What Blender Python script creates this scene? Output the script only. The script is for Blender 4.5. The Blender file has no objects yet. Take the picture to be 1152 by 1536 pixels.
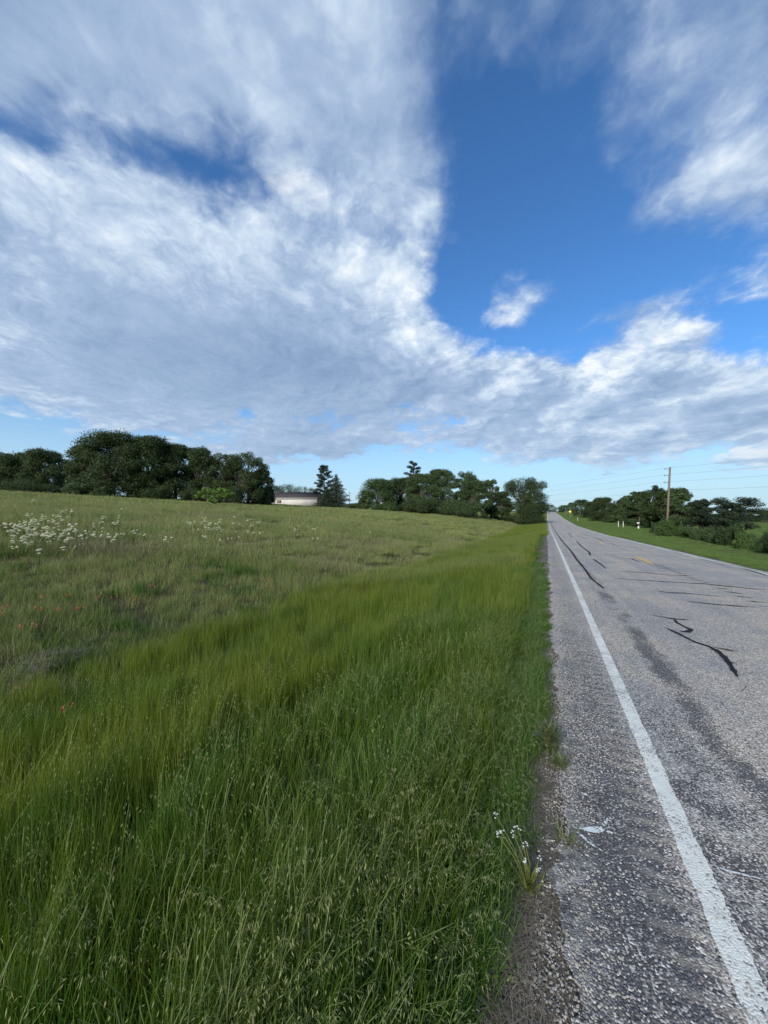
import bpy, math, random
import numpy as np
from mathutils import Vector, Matrix, noise as mnoise

S = bpy.context.scene
COL = S.collection
R_ = math.radians

# ------------------------------------------------------------------ camera
TH = R_(23.5)                       # camera looks 23.5 degrees left of the road
CT, ST = math.cos(TH), math.sin(TH)
F = 560.0; CX = 576.0; HY = 772.0; CZ = 1.70     # focal length / horizon in pixels of the 1152x1536 frame
cam_d = bpy.data.cameras.new("camera")
cam = bpy.data.objects.new("camera", cam_d); COL.objects.link(cam)
cam.location = (0, 0, CZ)
cam.rotation_euler = (R_(90) + math.atan((HY - 768) / F), 0, TH)
cam_d.sensor_fit = 'VERTICAL'; cam_d.sensor_height = 36.0; cam_d.lens = 36.0 * F / 1536.0
cam_d.clip_start = 0.05; cam_d.clip_end = 6000
S.camera = cam
S.view_settings.view_transform = 'Standard'; S.view_settings.look = 'None'
S.view_settings.exposure = 0.32; S.view_settings.gamma = 1.0
S.cycles.max_bounces = 5; S.cycles.diffuse_bounces = 2; S.cycles.glossy_bounces = 2
S.cycles.transmission_bounces = 2; S.cycles.transparent_max_bounces = 4

# ------------------------------------------------------------------ node helper
class NT:
    def __init__(s, tree): s.t = tree; s.n = tree.nodes; s.l = tree.links
    def _in(s, sock, v):
        if v is None: return
        if isinstance(v, bpy.types.NodeSocket): s.l.new(v, sock)
        else:
            try: sock.default_value = v
            except Exception:
                sock.default_value = tuple(v) + (1.0,) if hasattr(v, '__len__') else v
    def math(s, op, a, b=None, c=None, clamp=False):
        n = s.n.new('ShaderNodeMath'); n.operation = op; n.use_clamp = clamp
        for i, v in enumerate((a, b, c)): 
            if v is not None: s._in(n.inputs[i], v)
        return n.outputs[0]
    def vmath(s, op, a, b=None, scale=None):
        n = s.n.new('ShaderNodeVectorMath'); n.operation = op
        s._in(n.inputs[0], a)
        if b is not None: s._in(n.inputs[1], b)
        if scale is not None: s._in(n.inputs['Scale'], scale)
        return n.outputs['Value'] if op in ('DOT_PRODUCT', 'LENGTH', 'DISTANCE') else n.outputs[0]
    def sep(s, v):
        n = s.n.new('ShaderNodeSeparateXYZ'); s._in(n.inputs[0], v); return n.outputs
    def comb(s, x, y, z=0.0):
        n = s.n.new('ShaderNodeCombineXYZ')
        for i, v in enumerate((x, y, z)): s._in(n.inputs[i], v)
        return n.outputs[0]
    def noise(s, vec, scale, detail=2, rough=.5, lac=2.0, dim='3D', dist=0.0):
        n = s.n.new('ShaderNodeTexNoise'); n.noise_dimensions = dim
        s._in(n.inputs['Vector'], vec); n.inputs['Scale'].default_value = scale
        n.inputs['Detail'].default_value = detail; n.inputs['Roughness'].default_value = rough
        n.inputs['Lacunarity'].default_value = lac; n.inputs['Distortion'].default_value = dist
        return n
    def voro(s, vec, scale, feat='F1', dim='2D', rnd=1.0):
        n = s.n.new('ShaderNodeTexVoronoi'); n.voronoi_dimensions = dim; n.feature = feat
        s._in(n.inputs['Vector'], vec); n.inputs['Scale'].default_value = scale
        n.inputs['Randomness'].default_value = rnd
        return n
    def mr(s, v, a, b, c=0.0, d=1.0, kind='LINEAR'):
        n = s.n.new('ShaderNodeMapRange'); n.interpolation_type = kind
        for i, x in enumerate((v, a, b, c, d)): s._in(n.inputs[i], x)
        return n.outputs[0]
    def ramp(s, v, stops, interp='LINEAR'):
        n = s.n.new('ShaderNodeValToRGB'); cr = n.color_ramp; cr.interpolation = interp
        while len(cr.elements) < len(stops): cr.elements.new(0.5)
        for e, (p, c) in zip(cr.elements, stops): e.position = p; e.color = tuple(c) + (1,) if len(c) == 3 else c
        s._in(n.inputs[0], v); return n.outputs[0]
    def mix(s, f, a, b, mode='MIX'):
        n = s.n.new('ShaderNodeMix'); n.data_type = 'RGBA'; n.blend_type = mode
        s._in(n.inputs[0], f); s._in(n.inputs[6], a); s._in(n.inputs[7], b); return n.outputs[2]

def c4(c): return (c[0], c[1], c[2], 1.0)

# ------------------------------------------------------------------ sun and sky
SUN_AZ = R_(148)      # angle left of the camera's view direction, horizontally
SUN_EL = R_(26)
saz = TH + SUN_AZ
sun_dir = Vector((-math.sin(saz) * math.cos(SUN_EL), math.cos(saz) * math.cos(SUN_EL), math.sin(SUN_EL)))
sl = bpy.data.lights.new("sun", 'SUN'); sl.energy = 4.3; sl.angle = R_(14); sl.color = (1.0, .93, .82)
so = bpy.data.objects.new("sun", sl); COL.objects.link(so)
so.rotation_euler = sun_dir.to_track_quat('Z', 'Y').to_euler(); so.location = sun_dir * 50

W = bpy.data.worlds.new("World"); S.world = W; W.use_nodes = True
w = NT(W.node_tree)
for n in list(w.n): w.n.remove(n)
sky = w.n.new('ShaderNodeTexSky'); sky.sky_type = 'NISHITA'; sky.sun_disc = False
sky.sun_elevation = SUN_EL; sky.sun_rotation = math.atan2(sun_dir.x, sun_dir.y)
sky.air_density = 1.0; sky.dust_density = 0.6; sky.ozone_density = 2.5
tc = w.n.new('ShaderNodeTexCoord'); D = tc.outputs['Generated']
dx, dy, dz = w.sep(D)
fw = w.vmath('DOT_PRODUCT', D, (-ST, CT, 0)); rt = w.vmath('DOT_PRODUCT', D, (CT, ST, 0))
az = w.math('ARCTAN2', rt, fw)                                   # radians, 0 = along the field
el = w.math('ARCSINE', w.math('MINIMUM', dz, .9999))
# cloud sheet coordinates: the sheet is drawn out along one wind direction
SA = R_(10)
wd = (-ST * math.cos(SA) + CT * math.sin(SA), CT * math.cos(SA) + ST * math.sin(SA), 0)
wp = (wd[1], -wd[0], 0)
inv = w.math('DIVIDE', 1.0, w.math('ADD', w.math('MAXIMUM', dz, 0.0), 0.24))
ps = w.math('MULTIPLY', w.vmath('DOT_PRODUCT', D, wd), inv)
pt = w.math('MULTIPLY', w.vmath('DOT_PRODUCT', D, wp), inv)
P1 = w.comb(ps, pt, 0)
P0 = w.comb(w.math('MULTIPLY', ps, .9), pt, 2.2)
wrp = w.vmath('SCALE', w.vmath('SUBTRACT', w.noise(P1, 3.2, 4, .55).outputs['Color'], (.5, .5, .5)), scale=.30)
PW = w.vmath('ADD', P1, wrp)
n_big = w.noise(PW, 2.5, 14, .60, 2.1)
n_mass = w.noise(P1, 1.5, 3, .5)
n_fine = w.noise(P0, 10.0, 7, .58)
L2 = w.vmath('ADD', PW, (0.045, -.04, 0.0))
n_lit = w.noise(L2, 2.4, 5, .50, 2.1)
puffv = w.voro(w.vmath('ADD', P1, w.vmath('SCALE', w.vmath('SUBTRACT', w.noise(P1, 14, 3).outputs['Color'], (.5, .5, .5)), scale=.10)), 5.6, 'F1', '2D')
puffv.inputs['Detail'].default_value = 3; puffv.inputs['Roughness'].default_value = .6; puffv.normalize = False
puff = w.mr(puffv.outputs['Distance'], .1, 1.25, .5, -.5)
wa = w.noise(P1, 2.8, 8, .58)
wc = w.sep(wa.outputs['Color'])
az2 = w.math('ADD', az, w.math('MULTIPLY', w.math('SUBTRACT', wc[0], .5), .13))
el2 = w.math('ADD', el, w.math('MULTIPLY', w.math('SUBTRACT', wc[1], .5), w.mr(el, 0, .6, .055, .13)))
# layout of the cloud deck: cover (0-9) and brightness (0-9) over direction
GR = [ # y, cover, brightness
 (0, "9999999999997532344566776", "4455555666665445544566544"),
 (48, "9999999999997426623566777", "4555556666665445654566554"),
 (96, "9978999999997515413466677", "5655566666665445554566655"),
 (144, "5577689999998622032454665", "4576666666665444444555666"),
 (180, "3142137899999510002454556", "6677766666665444444555666"),
 (216, "8887521268999620012442687", "8887777666666544444455666"),
 (252, "9999952135799720002436777", "8888877776666654444456677"),
 (288, "9999996346799830001256566", "7888888788777665444455667"),
 (324, "9999999787578950001046456", "7777888888887776444556667"),
 (360, "9999999999776720000042133", "7777788777888886444556667"),
 (396, "9999999999999800100000345", "6777777777788887644556677"),
 (432, "9999999999999802851022476", "6765666666678999855556777"),
 (468, "9999999999999930720257421", "6655555445567899955567777"),
 (504, "9999999999999962101577525", "7655444444467999865677776"),
 (534, "9999999999999985535778555", "6654444433345799988888887"),
 (564, "9999999999999999999999999", "6654444333334568999978898"),
 (600, "5788989899999889989898999", "6666554444444455566666655"),
 (624, "2456777766566565888989999", "6776665544333455566555544"),
 (650, "1356666667776667788989999", "7776666555455566667777777"),
 (676, "0123455677764455677886666", "7776666555555666666776666"),
 (696, "0001234456532233455654465", "7777666555555666666666778"),
 (715, "0000000000000000000000001", "5555555555555555555555555"),
 (745, "0000000000000000000000000", "5555555555555555555555555")]
def grid(px, py, k):
    px = min(max(px, 0), 1152); py = min(max(py, 0), 745)
    ys = [g[0] for g in GR]
    j = max(i for i in range(len(ys)) if ys[i] <= py); j2 = min(j + 1, len(ys) - 1)
    fy = 0 if j == j2 else (py - ys[j]) / (ys[j2] - ys[j])
    i = min(int(px // 48), 23); fx = px / 48 - i
    g = lambda a, b: int(GR[a][k][b]) / 9.0
    return (g(j, i) * (1 - fx) + g(j, i + 1) * fx) * (1 - fy) + (g(j2, i) * (1 - fx) + g(j2, i + 1) * fx) * fy
AZ0, AZ1 = R_(-58), R_(58)
azn = w.mr(az2, AZ0, AZ1)
els = [R_(v) for v in (1.5, 4, 6, 8, 10, 12, 14, 16, 18, 20.5, 23, 25.5, 28, 31, 34, 37, 40, 43, 47, 52)]
acc = None
for k, e in enumerate(els):
    stops = []
    for q in range(32):
        a = AZ0 + (AZ1 - AZ0) * q / 31
        px = CX + F * math.tan(max(min(a, R_(50)), R_(-50))); py = HY - F * math.tan(e) / math.cos(a)
        cv, br = grid(px, py, 1), grid(px, py, 2)
        if px < -60 or px > 1210: cv = cv * .6 + .25
        stops.append((q / 31, (cv, br, 0)))
    row = w.ramp(azn, stops, 'LINEAR')
    acc = row if acc is None else w.mix(w.mr(el2, els[k - 1], e, kind='SMOOTHSTEP'), acc, row)
ac = w.n.new('ShaderNodeSeparateColor'); w.l.new(acc, ac.inputs[0])
cov, bri = ac.outputs[0], ac.outputs[1]
nb = w.math('SUBTRACT', n_big.outputs['Fac'], .5); nf = w.math('SUBTRACT', n_fine.outputs['Fac'], .5)
dens = w.math('ADD', w.math('MULTIPLY', cov, 1.22), w.math('ADD', w.math('MULTIPLY', nb, w.mr(el, .4, .8, 1.5, 1.25)), w.math('MULTIPLY', nf, .35)))
dens = w.math('ADD', dens, w.math('MULTIPLY', puff, .28))
alpha = w.mr(dens, w.mr(el, .25, .65, .42, .20), w.mr(el, .25, .62, .78, 1.10), kind='SMOOTHSTEP')
relief = w.math('SUBTRACT', n_big.outputs['Fac'], n_lit.outputs['Fac'])
b = w.math('ADD', w.math('SUBTRACT', w.math('MULTIPLY', bri, .88), .0), w.math('MULTIPLY', relief, w.math('MULTIPLY', w.mr(el, .35, .75, 2.0, 1.2), w.mr(bri, .3, .85, .6, 1.25))))
b = w.math('ADD', b, w.math('MULTIPLY', w.math('SUBTRACT', n_mass.outputs['Fac'], .5), .45))
b = w.math('ADD', b, w.math('MULTIPLY', nb, .34)); b = w.math('ADD', b, w.math('MULTIPLY', nf, .16))
b = w.math('ADD', b, w.math('MULTIPLY', puff, w.mr(bri, .4, .9, .04, .32)))
ccol = w.ramp(b, [(0.0, (.14, .21, .34)), (.30, (.22, .32, .48)), (.55, (.33, .43, .59)), (.78, (.52, .62, .74)), (1.0, (.78, .82, .84))])
ccol = w.mix(w.mr(el, R_(2), R_(22), .55, 0.0), ccol, c4((.36, .48, .63)))
SKYS = 0.10
skyc = w.mix(1.0, sky.outputs[0], c4((0.60, 1.06, 1.48)), 'MULTIPLY')
skyc = w.mix(w.mr(el, 0.0, .34, .88, 0.0, 'SMOOTHSTEP'), skyc, c4((4.4, 6.0, 6.9)))
ccs = w.vmath('SCALE', ccol, scale=1.0 / SKYS)
final = w.mix(w.math('MULTIPLY', alpha, .97), skyc, ccs)
bg = w.n.new('ShaderNodeBackground'); w.l.new(final, bg.inputs[0]); bg.inputs[1].default_value = SKYS
ow = w.n.new('ShaderNodeOutputWorld'); w.l.new(bg.outputs[0], ow.inputs[0])
W.cycles.sampling_method = 'MANUAL'; W.cycles.sample_map_resolution = 512

# ------------------------------------------------------------------ land form
_ry = np.array([-400, -50, -5, 0, 5, 15, 22, 28, 39, 55, 90, 133, 165, 215, 270, 323, 350, 420, 600, 1500, 4000.])
_rz = np.array([3, .4, .03, 0, -.03, -.15, -.24, -.33, -.5, -.72, -.87, -.4, .2, 1.35, 2.6, 3.65, 3.7, 2.8, -4, -14, -30.])
def _pchip(x, y):
    h = np.diff(x); d = np.diff(y) / h; m = np.zeros_like(x)
    for i in range(1, len(x) - 1):
        if d[i - 1] * d[i] > 0:
            w1 = 2 * h[i] + h[i - 1]; w2 = h[i] + 2 * h[i - 1]; m[i] = (w1 + w2) / (w1 / d[i - 1] + w2 / d[i])
    m[0], m[-1] = d[0], d[-1]
    return m
_rm = _pchip(_ry, _rz)
def zroad(y):
    y = np.clip(np.asarray(y, float), _ry[0], _ry[-1]); i = np.clip(np.searchsorted(_ry, y) - 1, 0, len(_ry) - 2)
    h = _ry[i + 1] - _ry[i]; t = (y - _ry[i]) / h
    return ((2*t**3 - 3*t**2 + 1) * _rz[i] + (t**3 - 2*t**2 + t) * h * _rm[i] + (-2*t**3 + 3*t**2) * _rz[i+1] + (t**3 - t**2) * h * _rm[i+1])
def sstep(a, b, x): t = np.clip((x - a) / (b - a), 0, 1); return t * t * (3 - 2 * t)
def wob(x, y):
    return (.5*np.sin(x*.31 + 1.3*np.sin(y*.17)) + .5*np.sin(y*.27 + 1.1*np.sin(x*.23 + 1)) + .35*np.sin(x*.83 + y*.61) + .25*np.sin(x*1.7 - y*1.3 + np.sin(y*.9)))
ROADL, ROADR = 0.06, 6.55
def ground_z(x, y):
    x = np.asarray(x, float); y = np.asarray(y, float); zr = zroad(y)
    u = np.maximum(ROADL - x, 0)
    dep = .82 - .30 * sstep(40, 90, y)
    ditch = -.012 - .058 * sstep(0, .5, u) - (dep - .07) * sstep(.4, 5.6, u)
    v = np.maximum(u - 6.8, 0)
    field = (2.1 * (1 - np.exp(-v / 11)) + .055 * np.minimum(v, 110) - .012 * np.clip(y - 55, 0, 80) * sstep(15, 60, u))
    flat = np.exp(-v / 40)
    zl = zr * flat + (1 - flat) * np.minimum(zr * .25, .6) + ditch + field + .09 * wob(x, y) * sstep(1.5, 9, u)
    zl = np.where(y > 330, zl - (y - 330) * .02 * (1 - flat), zl)
    ur = np.maximum(x - ROADR, 0)
    drop = -.05 * sstep(0, .4, ur) - .95 * sstep(.3, 6.5, ur) * (1 - .75 * sstep(35, 80, y)) - .02 * np.clip(ur - 7, 0, 200) * (1 - .8 * sstep(60, 130, y))
    zrr = zr + drop + .04 * wob(x, y) * sstep(1, 6, ur)
    zrr = np.where(ur > 12, zrr * np.exp(-(ur - 12) / 260) + (1 - np.exp(-(ur - 12) / 260)) * -4, zrr)
    return np.where(x < ROADL, zl, np.where(x > ROADR, zrr, zr - .012))
def gz(x, y): return float(ground_z(x, y))
def polar(px, d):
    """world x, y of the point d metres deep in view direction px"""
    r = (px - CX) / F * d
    return r * CT - d * ST, r * ST + d * CT
def ray(px, py):
    a = (px - CX) / F
    return np.array([a * CT - ST, a * ST + CT, (HY - py) / F])
def hit(px, py, road=False, off=0.0, tmax=400):
    d = ray(px, py); t = .8; pt_ = t
    f = lambda t: CZ + d[2] * t - ((float(zroad(d[1]*t)) if road else gz(d[0]*t, d[1]*t)) + off)
    while f(t) > 0:
        pt_ = t; t *= 1.02
        if t > tmax: return None
    for _ in range(20):
        m = (pt_ + t) / 2
        if f(m) > 0: pt_ = m
        else: t = m
    return d[0]*t, d[1]*t, t

# ------------------------------------------------------------------ mesh helpers
def mesh_np(name, V, Fc, mat=None, attrs=None, smooth=False):
    """V (n,3), Fc list of (m,k) int arrays"""
    me = bpy.data.meshes.new(name); V = np.asarray(V, np.float32)
    Fc = [np.asarray(f, np.int32) for f in Fc if len(f)]
    me.vertices.add(len(V)); me.vertices.foreach_set('co', V.ravel())
    loops = np.concatenate([f.ravel() for f in Fc]); tot = np.concatenate([np.full(len(f), f.shape[1], np.int32) for f in Fc])
    st = np.concatenate([[0], np.cumsum(tot)[:-1]]).astype(np.int32)
    me.loops.add(len(loops)); me.loops.foreach_set('vertex_index', loops)
    me.polygons.add(len(tot)); me.polygons.foreach_set('loop_start', st)
    try: me.polygons.foreach_set('loop_total', tot)
    except Exception: pass
    if smooth: me.polygons.foreach_set('use_smooth', np.ones(len(tot), bool))
    if attrs:
        for k, v in attrs.items():
            v = np.asarray(v, np.float32)
            if v.ndim == 1: a = me.attributes.new(k, 'FLOAT', 'POINT'); a.data.foreach_set('value', v)
            elif v.shape[1] == 3: a = me.attributes.new(k, 'FLOAT_VECTOR', 'POINT'); a.data.foreach_set('vector', v.ravel())
            else: a = me.attributes.new(k, 'FLOAT_COLOR', 'POINT'); a.data.foreach_set('color', v.ravel())
    me.update(calc_edges=True); me.validate()
    if mat: me.materials.append(mat)
    return me
def link(name, me, parent=None, loc=None, rotz=None):
    o = bpy.data.objects.new(name, me); COL.objects.link(o)
    if parent: o.parent = parent
    if loc is not None: o.location = loc
    if rotz is not None: o.rotation_euler = (0, 0, rotz)
    return o
def tag(o, label=None, cat=None, group=None, kind=None):
    if label: o['label'] = label
    if cat: o['category'] = cat
    if group: o['group'] = group
    if kind: o['kind'] = kind
    return o
def thing(name, label, cat, loc, rotz=0, group=None):
    o = bpy.data.objects.new(name, None); COL.objects.link(o); o.empty_display_size = .2
    o.location = loc; o.rotation_euler = (0, 0, rotz)
    return tag(o, label, cat, group)
class MB:
    def __init__(s): s.v = []; s.q = []; s.t = []; s.a = []
    def add(s, v, q=(), t=(), a=None):
        b = len(s.v); s.v += [tuple(p) for p in v]
        s.q += [tuple(b + i for i in f) for f in q]; s.t += [tuple(b + i for i in f) for f in t]
        s.a += [a if a is not None else (0, 0, 0, 1)] * len(v) if not isinstance(a, list) else a
        return b
    def box(s, c, sz, rz=0, taper=1.0):
        x, y, z = (k / 2 for k in sz); cr, sr = math.cos(rz), math.sin(rz); v = []
        for k in (-1, 1):
            f = 1 if k < 0 else taper
            for i, j in ((-1, -1), (1, -1), (1, 1), (-1, 1)):
                a, b_ = i * x * f, j * y * f
                v.append((c[0] + a * cr - b_ * sr, c[1] + a * sr + b_ * cr, c[2] + k * z))
        s.add(v, [(3, 2, 1, 0), (4, 5, 6, 7), (0, 1, 5, 4), (1, 2, 6, 5), (2, 3, 7, 6), (3, 0, 4, 7)])
    def tube(s, pts, rad, n=6, cap=True, a=None):
        pts = [Vector(p) for p in pts]; rings = []
        for i, p in enumerate(pts):
            d = (pts[min(i + 1, len(pts) - 1)] - pts[max(i - 1, 0)]).normalized()
            u = d.cross(Vector((0.31, .17, 1) if abs(d.z) < .9 else (1, .2, 0))).normalized(); v_ = d.cross(u)
            r = rad[i] if hasattr(rad, '__len__') else rad
            rings.append([p + (u * math.cos(2*math.pi*k/n) + v_ * math.sin(2*math.pi*k/n)) * r for k in range(n)])
        vs = [q for r in rings for q in r]; qs = []
        for i in range(len(rings) - 1):
            for k in range(n): qs.append((i*n + k, i*n + (k+1) % n, (i+1)*n + (k+1) % n, (i+1)*n + k))
        ts = []
        if cap:
            vs += [pts[0], pts[-1]]; c0, c1 = len(vs) - 2, len(vs) - 1; m = (len(rings)-1)*n
            for k in range(n): ts.append((c0, (k+1) % n, k)); ts.append((c1, m + k, m + (k+1) % n))
        s.add(vs, qs, ts, a)
    def mesh(s, name, mat, smooth=False, attr=None):
        return mesh_np(name, s.v, [np.array(s.q, np.int32).reshape(-1, 4), np.array(s.t, np.int32).reshape(-1, 3)], mat, {attr: np.array(s.a)} if attr else None, smooth)

# ------------------------------------------------------------------ materials
def new_mat(name):
    m = bpy.data.materials.new(name); m.use_nodes = True; t = NT(m.node_tree)
    for n in list(t.n): t.n.remove(n)
    o = t.n.new('ShaderNodeOutputMaterial'); return m, t, o
def principled(t, o, col, rough=.8, spec=.3, bump=None, metal=0.0):
    p = t.n.new('ShaderNodeBsdfPrincipled'); t._in(p.inputs['Base Color'], col if not isinstance(col, tuple) else c4(col))
    t._in(p.inputs['Roughness'], rough); p.inputs['Specular IOR Level'].default_value = spec; p.inputs['Metallic'].default_value = metal
    if bump is not None: t.l.new(bump, p.inputs['Normal'])
    t.l.new(p.outputs[0], o.inputs[0]); return p
def simple(name, col, rough=.7, var=.25, scale=4, spec=.3, metal=0.0):
    m, t, o = new_mat(name); g = t.n.new('ShaderNodeTexCoord')
    n = t.noise(g.outputs['Object'], scale, 4, .6)
    c = t.mix(n.outputs['Fac'], c4([k * (1 - var) for k in col]), c4([min(1, k * (1 + var)) for k in col]))
    bp = t.n.new('ShaderNodeBump'); bp.inputs['Strength'].default_value = .2; bp.inputs['Distance'].default_value = .01
    t.l.new(n.outputs['Fac'], bp.inputs['Height'])
    principled(t, o, c, rough, spec, bp.outputs[0], metal); return m

def asphalt_nodes(t):
    """chip seal: pale and dark stones in bitumen; returns colour and bump height"""
    g = t.n.new('ShaderNodeTexCoord'); P = g.outputs['Object']; x, y, z = t.sep(P)
    wv = t.noise(P, 30, 2).outputs['Color']; Pd = t.vmath('ADD', P, t.vmath('SCALE', t.vmath('SUBTRACT', wv, (.5, .5, .5)), scale=.012))
    v1 = t.voro(Pd, 112); v2 = t.voro(Pd, 210)
    rc = t.n.new('ShaderNodeSeparateColor'); t.l.new(v1.outputs['Color'], rc.inputs[0])
    rc2 = t.n.new('ShaderNodeSeparateColor'); t.l.new(v2.outputs['Color'], rc2.inputs[0])
    big = t.noise(P, .9, 4, .6).outputs['Fac']; med = t.noise(P, 4.5, 4, .6).outputs['Fac']; sm = t.noise(P, 17, 3, .6).outputs['Fac']
    strk = t.noise(t.comb(t.math('MULTIPLY', x, 2.6), t.math('MULTIPLY', y, .16), 0), 1.0, 5, .6).outputs['Fac']
    # how bare (tarry) the surface is
    path = t.noise(t.comb(x, t.math('MULTIPLY', y, .55), 0), 2.3, 3, .6).outputs['Fac']
    d1 = t.math('ABSOLUTE', t.math('SUBTRACT', t.math('ADD', x, t.math('MULTIPLY', t.math('SUBTRACT', path, .5), .34)), 1.20))
    band1 = t.math('MULTIPLY', t.mr(d1, .15, .05, 0, 1), t.mr(t.noise(t.comb(x, t.math('MULTIPLY', y, .5), 7), 1.6, 2).outputs['Fac'], .36, .50))
    band1 = t.math('MULTIPLY', band1, t.mr(y, 16, 9, .25, 1))
    sh = t.math('MULTIPLY', t.mr(x, .62, .50, 0, 1), t.mr(med, .25, .62, .45, .95))
    sh = t.math('MULTIPLY', sh, t.mr(y, 2.0, 7.0, 1.12, .32))
    near = t.math('MULTIPLY', t.math('MULTIPLY', t.mr(x, .66, .74, 0, 1), t.mr(x, 1.15, .95, 0, 1)), t.mr(med, .42, .56, 0, .75))
    near = t.math('MULTIPLY', near, t.mr(y, 4.6, 3.0, .1, 1))
    M = t.math('MAXIMUM', t.math('MAXIMUM', band1, sh), near)
    M = t.math('ADD', M, t.mr(strk, .5, .8, 0, .18))
    M = t.math('ADD', M, t.mr(sm, .35, .75, -.1, .14), clamp=True)
    tan = t.mr(t.math('ADD', big, t.math('MULTIPLY', t.math('SUBTRACT', strk, .5), .8)), .38, .62)
    pal_t = t.ramp(rc.outputs[0], [(0, (.09, .083, .075)), (.18, (.21, .19, .17)), (.45, (.34, .31, .27)), (.75, (.44, .405, .36)), (.93, (.56, .53, .48)), (1, (.72, .71, .67))])
    pal_g = t.ramp(rc.outputs[0], [(0, (.088, .087, .088)), (.22, (.195, .193, .193)), (.5, (.295, .292, .290)), (.78, (.38, .38, .38)), (.94, (.52, .52, .52)), (1, (.74, .75, .74))])
    stone = t.mix(tan, pal_g, pal_t)
    bit = t.ramp(rc2.outputs[0], [(0, (.036, .036, .040)), (.6, (.088, .088, .095)), (.92, (.152, .153, .160)), (1, (.36, .36, .36))])
    isb = t.math('LESS_THAN', rc.outputs[1], t.math('MULTIPLY', M, .93))
    gap = t.mr(v1.outputs['Distance'], .52, .68, 0, .75)
    c = t.mix(isb, stone, bit); c = t.mix(gap, c, bit)
    # transverse milled ridges beside the edge line
    wvn = t.math('SINE', t.math('ADD', t.math('MULTIPLY', y, 52), t.math('MULTIPLY', med, 5)))
    rum = t.math('MULTIPLY', t.math('MULTIPLY', t.mr(x, .36, .46), t.mr(x, .70, .62)), t.mr(wvn, -.2, .9))
    c = t.mix(t.math('MULTIPLY', rum, .35), c, c4((.34, .32, .29)))
    # white dust along the broken pavement edge
    dust = t.math('MULTIPLY', t.mr(t.math('ADD', x, t.math('MULTIPLY', t.math('SUBTRACT', med, .5), .25)), .24, .06), t.mr(sm, .42, .62))
    c = t.mix(t.math('MULTIPLY', dust, .55), c, c4((.45, .45, .44)))
    lat = t.math('MULTIPLY', t.mr(big, .3, .7, .90, 1.12), t.mr(strk, .3, .7, .88, 1.1)); c = t.vmath('SCALE', c, scale=lat)
    hgt = t.math('SUBTRACT', t.math('MULTIPLY', t.math('SUBTRACT', 1.0, isb), .6), v1.outputs['Distance'])
    hgt = t.math('ADD', hgt, t.math('MULTIPLY', rum, .8))
    return c, hgt, P, (x, y), med, sm, M, rc
def asphalt():
    m, t, o = new_mat('chip_seal_asphalt'); c, h, *_ = asphalt_nodes(t)
    bp = t.n.new('ShaderNodeBump'); bp.inputs['Strength'].default_value = .75; bp.inputs['Distance'].default_value = .006; t.l.new(h, bp.inputs['Height'])
    principled(t, o, c, .85, .25, bp.outputs[0]); return m
def paint(name, col, cover, colB=None):
    m, t, o = new_mat(name); c, h, P, (x, y), med, sm, M, rc = asphalt_nodes(t)
    f = t.noise(P, 60, 4, .7).outputs['Fac']; f2 = t.noise(P, 13, 3, .6).outputs['Fac']; f3 = t.noise(P, 1.3, 3, .6).outputs['Fac']
    k = t.math('ADD', t.math('MULTIPLY', f, .8), t.math('ADD', t.math('MULTIPLY', f2, .5), t.mr(f3, .35, .7, -.08, .10))); k = t.math('ADD', k, t.math('MULTIPLY', rc.outputs[2], .30))
    a = t.mr(k, cover, cover - .09)
    pc = t.mix(f2, c4(col), c4([q * .85 for q in col]))
    pc = t.mix(t.mr(med, .45, .7, 0, .35), pc, c4([q * .72 for q in col]))
    c = t.mix(a, c, pc)
    bp = t.n.new('ShaderNodeBump'); bp.inputs['Strength'].default_value = .5; bp.inputs['Distance'].default_value = .005; t.l.new(h, bp.inputs['Height'])
    principled(t, o, c, .7, .3, bp.outputs[0]); return m

M_asph = asphalt()
M_line = paint('worn_white_paint', (.60, .63, .61), .94)
M_liner = paint('old_white_paint', (.55, .57, .56), 1.0)
M_yel = paint('worn_yellow_paint', (.66, .38, .06), 1.02)
M_smear = paint('thin_white_spray', (.58, .65, .67), .93)

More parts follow.
